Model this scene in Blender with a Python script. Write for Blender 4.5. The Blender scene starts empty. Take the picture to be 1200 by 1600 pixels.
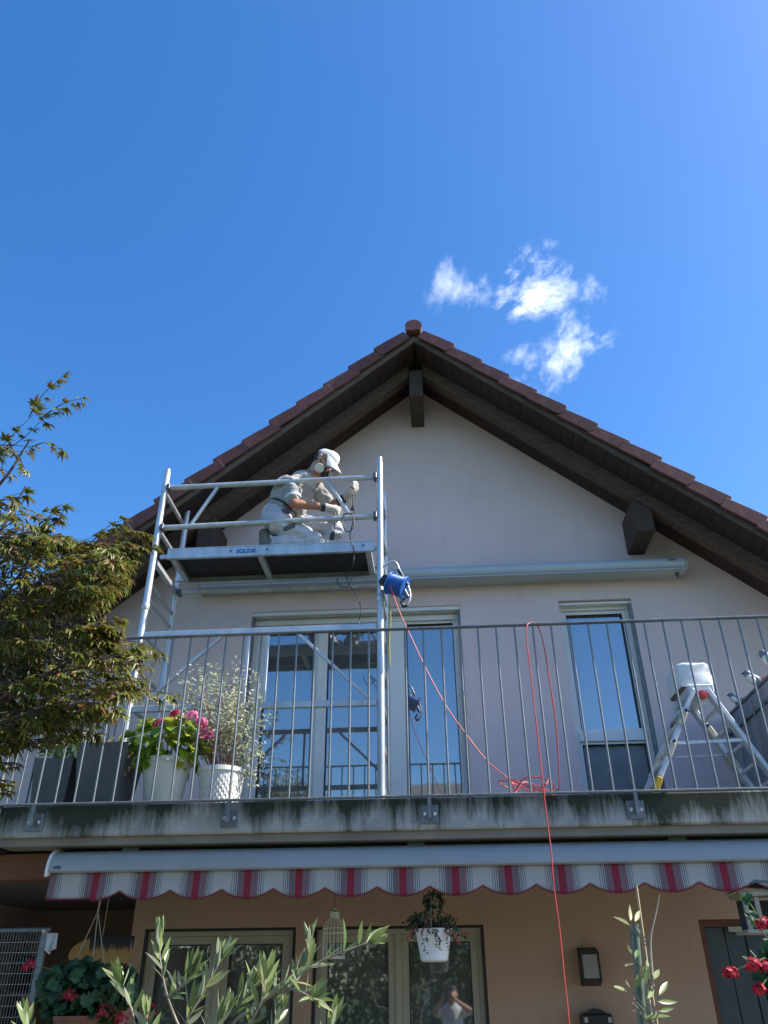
import bpy, bmesh, math, random
from mathutils import Vector, Matrix, noise
PI = math.pi
R = math.radians
random.seed(7)
S = bpy.context.scene
COL = S.collection

# ------------------------------------------------------------------ camera
F_PX, PITCH, YAW, ROLL = 1228.0, R(31.3), R(3.7), R(0.5)
CAM = Vector((0, 0, 1.62))
fwd = Vector((-math.sin(YAW) * math.cos(PITCH), math.cos(YAW) * math.cos(PITCH), math.sin(PITCH)))
_r0 = Vector((math.cos(YAW), math.sin(YAW), 0))
_u0 = _r0.cross(fwd)
cup = _u0 * math.cos(ROLL) + _r0 * math.sin(ROLL)
crt = fwd.cross(cup)
cd = bpy.data.cameras.new('camera')
cd.sensor_fit = 'VERTICAL'; cd.sensor_height = 24.0; cd.lens = 24.0 * F_PX / 1600.0
cd.clip_start = 0.03; cd.clip_end = 2000
cam = bpy.data.objects.new('camera', cd); COL.objects.link(cam)
M = Matrix.Identity(4)
for i in range(3):
    M[i][0] = crt[i]; M[i][1] = cup[i]; M[i][2] = -fwd[i]; M[i][3] = CAM[i]
cam.matrix_world = M
S.camera = cam

def P(x, y, Y):
    """real place of a photo point that stands at the depth Y (metres from the camera towards the house)"""
    d = fwd + crt * ((x - 600) / F_PX) + cup * ((800 - y) / F_PX)
    return CAM + d * (Y / d.y)

# ------------------------------------------------------------------ sky and sun
SUN = Vector((0.71, -0.03, 0.70)).normalized()
w = bpy.data.worlds.new('World'); S.world = w; w.use_nodes = True
nt = w.node_tree; nt.nodes.clear()
def N(t, **k):
    n = nt.nodes.new(t)
    for a, b in k.items(): setattr(n, a, b)
    return n
def setin(n, i, v):
    if hasattr(v, 'is_linked') or isinstance(v, bpy.types.NodeSocket): n.id_data.links.new(v, n.inputs[i])
    else: n.inputs[i].default_value = v
def math_(op, a, b=0.0, c=None, clamp=False):
    n = N('ShaderNodeMath', operation=op, use_clamp=clamp); setin(n, 0, a); setin(n, 1, b)
    if c is not None: setin(n, 2, c)
    return n.outputs[0]
sky = N('ShaderNodeTexSky', sky_type='NISHITA', sun_disc=False, sun_elevation=math.asin(SUN.z),
        sun_rotation=math.atan2(SUN.x, SUN.y), altitude=300, air_density=1.0, dust_density=0.9, ozone_density=2.0)
hs = N('ShaderNodeHueSaturation'); hs.inputs['Hue'].default_value = 0.505; hs.inputs['Saturation'].default_value = 1.34; hs.inputs['Value'].default_value = 0.97
nt.links.new(sky.outputs[0], hs.inputs['Color'])
# wisps of cloud, three real patches of sky given by their direction
tc = N('ShaderNodeTexCoord')
def cloud_patch(px, py, rx, ry, ang, thr, gain):
    d = (P(px, py, 1000) - CAM).normalized()
    t1 = d.cross(Vector((0, 0, 1))).normalized(); t2 = t1.cross(d).normalized()
    ca, sa = math.cos(R(ang)), math.sin(R(ang))
    e1, e2 = t1 * ca + t2 * sa, t2 * ca - t1 * sa
    def dot(v):
        n = N('ShaderNodeVectorMath', operation='DOT_PRODUCT')
        nt.links.new(tc.outputs['Generated'], n.inputs[0]); n.inputs[1].default_value = v
        return n.outputs['Value']
    c = dot(d)
    u = math_('DIVIDE', dot(e1), rx / F_PX); v = math_('DIVIDE', dot(e2), ry / F_PX)
    r2 = math_('ADD', math_('MULTIPLY', u, u), math_('MULTIPLY', v, v))
    fall = math_('SUBTRACT', 1.0, r2, clamp=True)
    fall = math_('MULTIPLY', fall, math_('GREATER_THAN', c, 0.0))
    def field(k1, k2, typ, rough, dist, det):
        cx3 = N('ShaderNodeCombineXYZ')
        setin(cx3, 0, math_('MULTIPLY', dot(e1), k1)); setin(cx3, 1, math_('MULTIPLY', dot(e2), k2)); cx3.inputs[2].default_value = px * .07
        nz = N('ShaderNodeTexNoise', noise_type=typ); nz.inputs['Scale'].default_value = 1.0; nz.inputs['Detail'].default_value = det
        nz.inputs['Roughness'].default_value = rough; nz.inputs['Distortion'].default_value = dist
        nt.links.new(cx3.outputs[0], nz.inputs['Vector'])
        return nz.outputs['Fac']
    soft = field(15.0, 19.0, 'FBM', .56, .25, 10)
    fine = field(52.0, 78.0, 'FBM', .66, .5, 8)
    a = math_('ADD', math_('MULTIPLY', math_('SUBTRACT', soft, .5), 4.2), math_('MULTIPLY', math_('SUBTRACT', fine, .5), 1.7))
    a = math_('ADD', a, math_('SUBTRACT', math_('MULTIPLY', fall, 1.15), thr))
    a = math_('MULTIPLY', a, gain, clamp=True)
    return math_('MULTIPLY', math_('POWER', a, 1.35), math_('POWER', fall, 0.6))
patches = [cloud_patch(726, 450, 56, 72, 70, .80, .46), cloud_patch(826, 455, 84, 76, 15, .62, .78), cloud_patch(890, 538, 132, 50, 58, .70, .70), cloud_patch(834, 582, 66, 56, 40, .66, .60), cloud_patch(928, 512, 56, 56, 20, .95, .6)]
tot = patches[0]
for p in patches[1:]: tot = math_('MAXIMUM', tot, p)
mx = N('ShaderNodeMixRGB'); nt.links.new(tot, mx.inputs[0]); nt.links.new(hs.outputs[0], mx.inputs[1]); mx.inputs[2].default_value = (6.0, 6.4, 6.9, 1)
bg = N('ShaderNodeBackground'); bg.inputs['Strength'].default_value = 0.15
nt.links.new(mx.outputs[0], bg.inputs['Color'])
wo = N('ShaderNodeOutputWorld'); nt.links.new(bg.outputs[0], wo.inputs[0])
sd = bpy.data.lights.new('sun', 'SUN'); sd.energy = 5.0; sd.angle = R(0.53); sd.color = (1.0, 0.95, 0.86)
so = bpy.data.objects.new('sun', sd); COL.objects.link(so); so.location = (8, 2, 12)
so.rotation_euler = (-SUN).to_track_quat('-Z', 'Y').to_euler()
S.view_settings.view_transform = 'Standard'; S.view_settings.look = 'None'
S.view_settings.gamma = 1.0; S.view_settings.use_curve_mapping = False
S.view_settings.exposure = 0.95
S.cycles.max_bounces = 8; S.cycles.transparent_max_bounces = 16; S.cycles.diffuse_bounces = 4

# ------------------------------------------------------------------ materials
MATS = {}
def new_mat(name):
    m = bpy.data.materials.new(name); m.use_nodes = True
    b = m.node_tree.nodes['Principled BSDF']
    MATS[name] = m
    return m, m.node_tree, b
def nn(t, ty, **k):
    n = t.nodes.new(ty)
    for a, b in k.items(): setattr(n, a, b)
    return n
def ramp(t, fac, stops):
    r = nn(t, 'ShaderNodeValToRGB'); t.links.new(fac, r.inputs[0])
    el = r.color_ramp.elements
    while len(el) < len(stops): el.new(0.5)
    for e, (p, c) in zip(el, stops): e.position = p; e.color = (*c, 1)
    return r.outputs[0]
def noise_(t, scale, detail=6, rough=0.55, coord='Object', stretch=(1, 1, 1), dist=0.0):
    tcn = nn(t, 'ShaderNodeTexCoord'); mp = nn(t, 'ShaderNodeMapping'); mp.inputs['Scale'].default_value = stretch
    t.links.new(tcn.outputs[coord], mp.inputs[0])
    z = nn(t, 'ShaderNodeTexNoise'); z.inputs['Scale'].default_value = scale; z.inputs['Detail'].default_value = detail
    z.inputs['Roughness'].default_value = rough; z.inputs['Distortion'].default_value = dist
    t.links.new(mp.outputs[0], z.inputs['Vector'])
    return z.outputs['Fac']
def mixc(t, fac, a, b, mode='MIX'):
    m = nn(t, 'ShaderNodeMixRGB', blend_type=mode)
    for i, v in ((0, fac), (1, a), (2, b)):
        if isinstance(v, bpy.types.NodeSocket): t.links.new(v, m.inputs[i])
        elif isinstance(v, tuple): m.inputs[i].default_value = (*v, 1)
        else: m.inputs[i].default_value = v
    return m.outputs[0]
def bump(t, b, h, strength=0.3, dist=0.01):
    n = nn(t, 'ShaderNodeBump'); n.inputs['Strength'].default_value = strength; n.inputs['Distance'].default_value = dist
    t.links.new(h, n.inputs['Height']); t.links.new(n.outputs[0], b.inputs['Normal'])
def basic(name, c1, c2=None, scale=8, rough=0.6, metal=0.0, bmp=0.0, bscale=80, stretch=(1, 1, 1), obj_var=0.0, detail=6, spec=None, bdist=.004, contrast=(.3, .7)):
    m, t, b = new_mat(name)
    c2 = c2 or tuple(x * .8 for x in c1)
    col = ramp(t, noise_(t, scale, detail, stretch=stretch), [(contrast[0], c2), (contrast[1], c1)])
    if obj_var:
        oi = nn(t, 'ShaderNodeObjectInfo')
        h = nn(t, 'ShaderNodeMapRange'); h.inputs[3].default_value = 1 - obj_var; h.inputs[4].default_value = 1 + obj_var
        t.links.new(oi.outputs['Random'], h.inputs[0])
        v = nn(t, 'ShaderNodeHueSaturation'); t.links.new(h.outputs[0], v.inputs['Value']); t.links.new(col, v.inputs['Color'])
        col = v.outputs[0]
    t.links.new(col, b.inputs['Base Color'])
    b.inputs['Roughness'].default_value = rough; b.inputs['Metallic'].default_value = metal
    if spec is not None: b.inputs['Specular IOR Level'].default_value = spec
    if bmp: bump(t, b, noise_(t, bscale, 5, stretch=stretch), bmp, bdist)
    return m
def leafmat(name, ca, cb, cc=None, back=None, trans=0.35, rough=0.45):
    m, t, b = new_mat(name)
    g = nn(t, 'ShaderNodeNewGeometry'); oi = nn(t, 'ShaderNodeObjectInfo')
    ad = nn(t, 'ShaderNodeMath', operation='ADD'); fr = nn(t, 'ShaderNodeMath', operation='FRACT')
    t.links.new(g.outputs['Random Per Island'], ad.inputs[0]); t.links.new(oi.outputs['Random'], ad.inputs[1]); t.links.new(ad.outputs[0], fr.inputs[0])
    st = [(0.0, ca), (0.6, cb)] + ([(1.0, cc)] if cc else [])
    col = ramp(t, fr.outputs[0], st)
    if back: col = mixc(t, g.outputs['Backfacing'], col, back)
    t.links.new(col, b.inputs['Base Color']); b.inputs['Roughness'].default_value = rough
    tr = nn(t, 'ShaderNodeBsdfTranslucent'); t.links.new(mixc(t, 0.0, col, (1, 1, 1)), tr.inputs[0])
    mxs = nn(t, 'ShaderNodeMixShader'); mxs.inputs[0].default_value = trans
    t.links.new(b.outputs[0], mxs.inputs[1]); t.links.new(tr.outputs[0], mxs.inputs[2])
    t.links.new(mxs.outputs[0], t.nodes['Material Output'].inputs[0])
    return m

def plaster(name, c1, c2, stain):
    m, t, b = new_mat(name)
    big = noise_(t, .9, 5, .6)
    col = ramp(t, big, [(.3, c2), (.7, c1)])
    st = ramp(t, noise_(t, 2.2, 7, .7, stretch=(1.2, 1, .28)), [(.52, (0, 0, 0)), (.8, (1, 1, 1))])
    fx = nn(t, 'ShaderNodeMath', operation='MULTIPLY'); t.links.new(st, fx.inputs[0]); fx.inputs[1].default_value = .42
    col = mixc(t, fx.outputs[0], col, stain)
    t.links.new(col, b.inputs['Base Color']); b.inputs['Roughness'].default_value = .9; b.inputs['Specular IOR Level'].default_value = .2
    a = noise_(t, 140, 4, .6); c = noise_(t, 7, 4, .5)
    s = nn(t, 'ShaderNodeMath', operation='ADD'); t.links.new(a, s.inputs[0]); t.links.new(c, s.inputs[1])
    bump(t, b, s.outputs[0], .55, .007)
    return m
plaster('plaster_sky_tint', (.76, .61, .595), (.66, .53, .52), (.49, .395, .38))  # upper wall: lavender skylight and sun glare put into the colour
plaster('plaster_bounce_tint', (.45, .305, .225), (.40, .265, .195), (.28, .19, .145))  # ground floor wall: warm light bounced off the terrace put into the colour

# concrete balcony edge with algae streaks
m, t, b = new_mat('concrete_mossy')
base = ramp(t, noise_(t, 5, 8, .65), [(.3, (.26, .265, .26)), (.7, (.46, .45, .42))])
st1 = noise_(t, 3.4, 9, .74, stretch=(1.3, 1, .22)); st2 = noise_(t, 30, 6, .7, stretch=(1, 1, .12))
g = nn(t, 'ShaderNodeTexCoord'); sx = nn(t, 'ShaderNodeSeparateXYZ'); t.links.new(g.outputs['Object'], sx.inputs[0])
hz = nn(t, 'ShaderNodeMapRange'); hz.inputs[1].default_value = -.13; hz.inputs[2].default_value = .0; hz.inputs[3].default_value = -.10; hz.inputs[4].default_value = .11
t.links.new(sx.outputs['Z'], hz.inputs[0])
ad = nn(t, 'ShaderNodeMath', operation='ADD'); lowf = nn(t, 'ShaderNodeMath', operation='MULTIPLY_ADD'); t.links.new(noise_(t, 1.15, 3, .5, stretch=(1, 1, .05)), lowf.inputs[0]); lowf.inputs[1].default_value = .95; lowf.inputs[2].default_value = -.47
st3 = nn(t, 'ShaderNodeMath', operation='ADD'); t.links.new(st1, st3.inputs[0]); t.links.new(lowf.outputs[0], st3.inputs[1])
t.links.new(st3.outputs[0], ad.inputs[0]); t.links.new(hz.outputs[0], ad.inputs[1])
ad2 = nn(t, 'ShaderNodeMath', operation='MULTIPLY_ADD'); t.links.new(st2, ad2.inputs[0]); ad2.inputs[1].default_value = .28; t.links.new(ad.outputs[0], ad2.inputs[2])
msk = ramp(t, ad2.outputs[0], [(.56, (0, 0, 0)), (.76, (1, 1, 1))])
col = mixc(t, msk, base, (.030, .040, .026))
t.links.new(col, b.inputs['Base Color']); b.inputs['Roughness'].default_value = .9
bump(t, b, noise_(t, 60, 6, .65), .5, .006)

basic('drip_concrete', (.26, .235, .20), (.18, .165, .14), scale=4, rough=.9, bmp=.3)
# weathered dark wood, grain along local X / Y
def wood(name, c1, c2, stretch, var=.12, rough=.75):
    m, t, b = new_mat(name)
    col = ramp(t, noise_(t, 5, 8, .65, stretch=stretch, dist=.6), [(.3, c2), (.72, c1)])
    oi = nn(t, 'ShaderNodeObjectInfo'); h = nn(t, 'ShaderNodeMapRange'); h.inputs[3].default_value = 1 - var * 2; h.inputs[4].default_value = 1 + var * 2
    t.links.new(oi.outputs['Random'], h.inputs[0]); v = nn(t, 'ShaderNodeHueSaturation'); t.links.new(h.outputs[0], v.inputs['Value']); t.links.new(col, v.inputs['Color'])
    t.links.new(v.outputs[0], b.inputs['Base Color']); b.inputs['Roughness'].default_value = rough
    bump(t, b, noise_(t, 12, 7, .7, stretch=stretch), .5, .004)
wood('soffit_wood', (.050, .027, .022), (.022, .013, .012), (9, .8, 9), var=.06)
wood('beam_wood', (.115, .075, .052), (.042, .027, .020), (1.2, 7, 7))
wood('purlin_wood', (.085, .055, .042), (.036, .024, .019), (7, 1, 7))
wood('verge_wood', (.15, .118, .10), (.075, .06, .05), (1.0, 8, 8))
wood('redwood', (.20, .075, .035), (.12, .045, .024), (1, 7, 7))
wood('bamboo', (.42, .32, .18), (.30, .21, .11), (8, 8, 1))
basic('roof_tile', (.165, .055, .046), (.085, .032, .030), scale=14, rough=.7, bmp=.45, bscale=70, obj_var=.26, detail=10)
basic('aluminium', (.60, .62, .62), (.42, .44, .45), scale=14, rough=.42, metal=.55, bmp=.06, bscale=60, stretch=(1, 1, .4))
basic('galvanised', (.24, .26, .275), (.15, .17, .18), scale=22, rough=.5, metal=.55, bmp=.08, bscale=90)
basic('steel_dark', (.16, .17, .18), rough=.4, metal=.8)
basic('bolt_steel', (.75, .75, .72), rough=.28, metal=.95)
basic('plywood_dark', (.030, .026, .030), (.018, .016, .02), scale=6, rough=.7)
basic('frame_white', (.78, .77, .75), (.70, .69, .67), scale=5, rough=.35)
basic('frame_cream', (.38, .35, .27), (.33, .30, .23), scale=5, rough=.4)
basic('gasket', (.015, .014, .013), rough=.6)
basic('cassette', (.44, .48, .50), (.39, .43, .45), scale=3, rough=.32)
basic('cassette_low', (.33, .355, .365), (.29, .31, .32), scale=3, rough=.35)
basic('plastic_white', (.78, .78, .76), (.70, .70, .68), scale=6, rough=.4)
basic('plastic_black', (.016, .017, .019), rough=.4)
basic('plastic_blue', (.015, .12, .42), (.012, .09, .34), rough=.35)
basic('plastic_yellow', (.75, .48, .03), (.62, .38, .02), rough=.45)
basic('plastic_cream', (.62, .57, .45), (.5, .45, .36), rough=.5)
basic('plastic_red', (.62, .05, .04), rough=.45)
basic('stake_green', (.09, .14, .105), (.065, .105, .08), rough=.35)
basic('hose_red', (.58, .075, .06), (.48, .05, .042), rough=.4)
basic('cable_black', (.012, .012, .013), rough=.45)
basic('pot_white', (.74, .73, .70), (.62, .61, .58), scale=7, rough=.45)
basic('planter_grey', (.12, .12, .122), (.085, .086, .09), scale=6, rough=.6, bmp=.15)
basic('pot_brown', (.20, .085, .05), rough=.7)
basic('soil', (.05, .035, .025), (.025, .018, .013), scale=40, rough=1, bmp=.8, bscale=60)
basic('bark', (.16, .12, .085), (.075, .055, .04), scale=20, rough=.9, bmp=.6, stretch=(1, 1, .3))
basic('twig_dark', (.07, .045, .035), (.04, .028, .024), scale=30, rough=.8)
basic('twig_olive', (.34, .30, .22), (.20, .18, .13), scale=40, rough=.8)
basic('stem_red', (.30, .14, .09), (.2, .1, .07), scale=40, rough=.8)
basic('stem_green', (.10, .16, .05), rough=.7)
basic('rope', (.42, .37, .28), (.3, .26, .19), scale=60, rough=.9)
basic('cord_dark', (.06, .03, .02), rough=.9)
basic('skin', (.50, .27, .185), (.43, .22, .15), scale=12, rough=.5)
basic('skin_tan', (.36, .16, .095), (.29, .125, .075), scale=14, rough=.48)
basic('cloth_shirt', (.36, .35, .335), (.27, .265, .255), scale=11, rough=.9, bmp=.5, bscale=26, bdist=.02)
basic('cloth_trouser', (.52, .52, .55), (.36, .36, .40), scale=9, rough=.9, bmp=.5, bscale=22, bdist=.02)
basic('cloth_grey', (.11, .11, .12), (.08, .08, .088), rough=.9)
basic('cloth_white', (.72, .72, .72), (.55, .55, .57), scale=12, rough=.9, bmp=.4, bscale=30, bdist=.01)
basic('cloth_dark', (.035, .04, .055), rough=.9)
basic('glove', (.55, .53, .48), (.38, .36, .31), scale=20, rough=.9, bmp=.4, bscale=40)
basic('hair_dark', (.022, .017, .014), rough=.6)
basic('door_slate', (.055, .065, .072), (.035, .043, .05), scale=5, rough=.55, stretch=(1, 1, .3), obj_var=.1)
basic('interior', (.20, .19, .175), rough=.9)
basic('curtain', (.62, .63, .65), (.52, .53, .55), scale=4, rough=.95)
basic('terrace_stone', (.17, .155, .135), (.12, .11, .095), scale=3, rough=.85, bmp=.3)
basic('lawn', (.07, .12, .03), (.045, .08, .02), scale=9, rough=.95, bmp=1, bscale=60)
basic('render_pale', (.62, .58, .50), (.56, .52, .45), scale=2, rough=.9, bmp=.2)
basic('mesh_wire', (.42, .43, .42), rough=.5, metal=.4)
basic('tan_board', (.46, .27, .09), (.36, .20, .06), scale=8, rough=.7)
basic('lamp_glass', (.30, .29, .27), (.24, .235, .22), scale=3, rough=.25)
basic('bird_blue', (.13, .18, .26), (.08, .11, .16), scale=60, rough=.5)
basic('bird_white', (.72, .72, .66), rough=.5)
basic('bird_yellow', (.75, .62, .08), rough=.5)
basic('print_blue', (.01, .20, .55), rough=.5)
basic('print_dark', (.09, .10, .11), rough=.5)
basic('screen_slate', (.27, .30, .35), (.21, .24, .28), scale=3, rough=.6)
basic('leather_boot', (.16, .15, .13), (.1, .095, .085), scale=18, rough=.7)
leafmat('leaf_maple', (.080, .118, .022), (.175, .180, .028), (.155, .050, .024), trans=.36, rough=.42)
leafmat('leaf_maple_shaded', (.035, .05, .013), (.06, .065, .014), (.06, .028, .016), trans=.25, rough=.5)  # darkened copy of the maple leaf: shade inside the crown put into the colour
leafmat('leaf_olive', (.12, .18, .055), (.20, .255, .085), (.30, .33, .14), back=(.36, .40, .26), trans=.34, rough=.33)
leafmat('leaf_hydrangea', (.14, .27, .022), (.25, .38, .03), (.48, .50, .04), trans=.4, rough=.42)
leafmat('leaf_variegated', (.22, .28, .15), (.40, .43, .27), (.58, .58, .44), trans=.3, rough=.5)
leafmat('leaf_geranium', (.020, .060, .022), (.035, .095, .032), trans=.25, rough=.6)
leafmat('leaf_dark', (.018, .045, .016), (.035, .075, .022), (.05, .1, .03), trans=.2, rough=.5)
leafmat('leaf_garden', (.030, .065, .016), (.05, .095, .022), (.075, .12, .03), trans=.3, rough=.6)
leafmat('leaf_dry', (.45, .32, .09), (.55, .42, .16), trans=.3)
leafmat('petal_pink', (.62, .075, .24), (.75, .16, .36), (.80, .30, .48), trans=.3, rough=.6)
leafmat('petal_red', (.36, .006, .028), (.46, .014, .04), trans=.25, rough=.6)
leafmat('petal_fuchsia', (.42, .012, .07), (.55, .03, .12), trans=.25, rough=.6)

# glazing: thin coated pane, part mirror, part see-through
def glassmat(name, refl, tint):
    m, t, b = new_mat(name); t.nodes.remove(b)
    fr = nn(t, 'ShaderNodeFresnel'); fr.inputs[0].default_value = 1.5
    ma = nn(t, 'ShaderNodeMath', operation='MULTIPLY_ADD', use_clamp=True); t.links.new(fr.outputs[0], ma.inputs[0]); ma.inputs[1].default_value = 1.5; ma.inputs[2].default_value = refl
    gl = nn(t, 'ShaderNodeBsdfGlossy'); gl.inputs['Roughness'].default_value = 0.025; gl.inputs['Color'].default_value = (.86, .89, .90, 1)
    tr = nn(t, 'ShaderNodeBsdfTransparent'); tr.inputs[0].default_value = (*tint, 1)
    mxs = nn(t, 'ShaderNodeMixShader'); t.links.new(ma.outputs[0], mxs.inputs[0]); t.links.new(tr.outputs[0], mxs.inputs[1]); t.links.new(gl.outputs[0], mxs.inputs[2])
    bp = nn(t, 'ShaderNodeBump'); bp.inputs['Strength'].default_value = .03; bp.inputs['Distance'].default_value = .02
    t.links.new(noise_(t, 2.2, 2, .4), bp.inputs['Height']); t.links.new(bp.outputs[0], gl.inputs['Normal'])
    df = nn(t, 'ShaderNodeBsdfDiffuse'); df.inputs[0].default_value = (.55, .56, .56, 1)
    dn = ramp(t, noise_(t, 3.5, 7, .7, stretch=(1, 1, .4)), [(.35, (.08, .08, .08)), (.75, (.20, .20, .20))])
    m2 = nn(t, 'ShaderNodeMixShader'); t.links.new(dn, m2.inputs[0]); t.links.new(mxs.outputs[0], m2.inputs[1]); t.links.new(df.outputs[0], m2.inputs[2])
    t.links.new(m2.outputs[0], t.nodes['Material Output'].inputs[0])
glassmat('glass', .30, (.62, .66, .68))
basic('glass_frosted', (.19, .215, .22), (.12, .14, .145), scale=9, rough=.28, detail=10)
glassmat('glass_low', .20, (.5, .53, .5))
basic('strap_olive', (.32, .30, .05), (.24, .22, .04), rough=.7)
basic('screen_dark', (.01, .011, .014), rough=.15)

# striped awning cloth: period given along X of the object
PERIOD = 0.2967
m, t, b = new_mat('awning_cloth')
tcn = nn(t, 'ShaderNodeTexCoord'); sx = nn(t, 'ShaderNodeSeparateXYZ'); t.links.new(tcn.outputs['Object'], sx.inputs[0])
dv = nn(t, 'ShaderNodeMath', operation='DIVIDE'); t.links.new(sx.outputs['X'], dv.inputs[0]); dv.inputs[1].default_value = PERIOD
fr = nn(t, 'ShaderNodeMath', operation='FRACT'); t.links.new(dv.outputs[0], fr.inputs[0])
r = nn(t, 'ShaderNodeValToRGB'); r.color_ramp.interpolation = 'CONSTANT'; t.links.new(fr.outputs[0], r.inputs[0])
white = (.50, .495, .475); gr = (.15, .155, .17); red = (.32, .03, .055); pk = (.36, .15, .17)
stops = [(0, white), (.185, gr), (.198, white), (.23, gr), (.243, white), (.265, gr), (.283, white), (.30, gr), (.322, pk), (.338, gr), (.36, pk), (.375, gr), (.395, pk), (.41, gr), (.415, pk), (.422, red),
         (.562, pk), (.56, gr), (.58, pk), (.60, gr), (.62, pk), (.635, gr), (.655, pk), (.68, gr), (.70, white), (.715, gr), (.735, white), (.755, gr), (.77, white), (.80, gr), (.812, white)]
el = r.color_ramp.elements
while len(el) < len(stops): el.new(1)
for e, (p, c) in zip(el, stops): e.position = p; e.color = (*c, 1)
t.links.new(r.outputs[0], b.inputs['Base Color']); b.inputs['Roughness'].default_value = .9
tr = nn(t, 'ShaderNodeBsdfTranslucent'); t.links.new(r.outputs[0], tr.inputs[0]); mxs = nn(t, 'ShaderNodeMixShader'); mxs.inputs[0].default_value = .25
t.links.new(b.outputs[0], mxs.inputs[1]); t.links.new(tr.outputs[0], mxs.inputs[2]); t.links.new(mxs.outputs[0], t.nodes['Material Output'].inputs[0])
basic('trim_red', (.20, .02, .045), rough=.9)

# ------------------------------------------------------------------ mesh helpers
ORG = {}
class MB:
    def __init__(s): s.v = []; s.f = []
    def add(s, vs, fs):
        o = len(s.v); s.v += [Vector(p) for p in vs]; s.f += [tuple(i + o for i in f) for f in fs]; return s
    def box(s, x0, x1, y0, y1, z0, z1):
        return s.add([(x0, y0, z0), (x1, y0, z0), (x1, y1, z0), (x0, y1, z0), (x0, y0, z1), (x1, y0, z1), (x1, y1, z1), (x0, y1, z1)],
                     [(0, 3, 2, 1), (4, 5, 6, 7), (0, 1, 5, 4), (1, 2, 6, 5), (2, 3, 7, 6), (3, 0, 4, 7)])
    def bar(s, a, b, w, h, up=(0, 0, 1)):
        a, b, up = Vector(a), Vector(b), Vector(up); d = (b - a).normalized()
        sd_ = d.cross(up)
        if sd_.length < 1e-4: sd_ = d.cross(Vector((0, 1, 0)))
        sd_.normalize(); u = sd_.cross(d)
        q = [(-1, -1), (1, -1), (1, 1), (-1, 1)]
        vs = [p + sd_ * (w / 2 * i) + u * (h / 2 * j) for p in (a, b) for i, j in q]
        return s.add(vs, [(0, 3, 2, 1), (4, 5, 6, 7), (0, 1, 5, 4), (1, 2, 6, 5), (2, 3, 7, 6), (3, 0, 4, 7)])
    def path(s, pts, r, n=8, cap=True):
        pts = [Vector(p) for p in pts]; k = len(pts)
        rs = r if isinstance(r, (list, tuple)) else [r] * k
        vs = []; prev = None
        for i, p in enumerate(pts):
            d = (pts[min(i + 1, k - 1)] - pts[max(i - 1, 0)]).normalized()
            if prev is None:
                a = d.orthogonal().normalized()
            else:
                a = prev - d * prev.dot(d)
                a = a.normalized() if a.length > 1e-5 else d.orthogonal().normalized()
            prev = a; b_ = d.cross(a)
            for j in range(n):
                t_ = 2 * PI * j / n; vs.append(p + (a * math.cos(t_) + b_ * math.sin(t_)) * rs[i])
        fs = []
        for i in range(k - 1):
            for j in range(n):
                fs.append((i * n + j, i * n + (j + 1) % n, (i + 1) * n + (j + 1) % n, (i + 1) * n + j))
        if cap: fs += [tuple(range(n - 1, -1, -1)), tuple((k - 1) * n + j for j in range(n))]
        return s.add(vs, fs)
    def tube(s, a, b, r, n=12): return s.path([a, b], r, n)
    def lathe(s, c, prof, n=24, axis=None):
        c = Vector(c); vs = []; k = len(prof)
        q = Vector((0, 0, 1)).rotation_difference(Vector(axis)) if axis else None
        for rr, z in prof:
            for j in range(n):
                p = Vector((rr * math.cos(2 * PI * j / n), rr * math.sin(2 * PI * j / n), z))
                vs.append(c + (q @ p if q else p))
        fs = [(i * n + j, i * n + (j + 1) % n, (i + 1) * n + (j + 1) % n, (i + 1) * n + j) for i in range(k - 1) for j in range(n)]
        fs += [tuple(range(n - 1, -1, -1)), tuple((k - 1) * n + j for j in range(n))]
        return s.add(vs, fs)
    def prism(s, poly, off):
        k = len(poly); off = Vector(off)
        vs = [Vector(p) for p in poly] + [Vector(p) + off for p in poly]
        return s.add(vs, [tuple(range(k - 1, -1, -1)), tuple(range(k, 2 * k))] + [(i, (i + 1) % k, k + (i + 1) % k, k + i) for i in range(k)])
    def ball(s, c, r, n=10, sc=(1, 1, 1)):
        c = Vector(c); vs = []; fs = []; rings = n // 2 + 1
        for i in range(1, rings):
            th = PI * i / rings
            for j in range(n):
                ph = 2 * PI * j / n
                vs.append(c + Vector((math.sin(th) * math.cos(ph) * sc[0], math.sin(th) * math.sin(ph) * sc[1], math.cos(th) * sc[2])) * r)
        k = rings - 1; top = len(vs); vs.append(c + Vector((0, 0, r * sc[2]))); vs.append(c - Vector((0, 0, r * sc[2])))
        for i in range(k - 1):
            for j in range(n): fs.append((i * n + j, (i + 1) * n + j, (i + 1) * n + (j + 1) % n, i * n + (j + 1) % n))
        for j in range(n):
            fs.append((top, j, (j + 1) % n)); fs.append((top + 1, (k - 1) * n + (j + 1) % n, (k - 1) * n + j))
        return s.add(vs, fs)
    def mesh(s, name, mat, org=Vector((0, 0, 0)), smooth=None, bevel=0):
        me = bpy.data.meshes.new(name); me.from_pydata([tuple(p - org) for p in s.v], [], s.f); me.update()
        bm = bmesh.new(); bm.from_mesh(me); bmesh.ops.recalc_face_normals(bm, faces=bm.faces)
        if bevel: bmesh.ops.bevel(bm, geom=bm.edges[:], offset=bevel, segments=1, affect='EDGES', clamp_overlap=True)
        bm.to_mesh(me); bm.free()
        if mat: me.materials.append(MATS[mat])
        if smooth:
            me.shade_smooth(); me.set_sharp_from_angle(angle=R(smooth))
        return me
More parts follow.
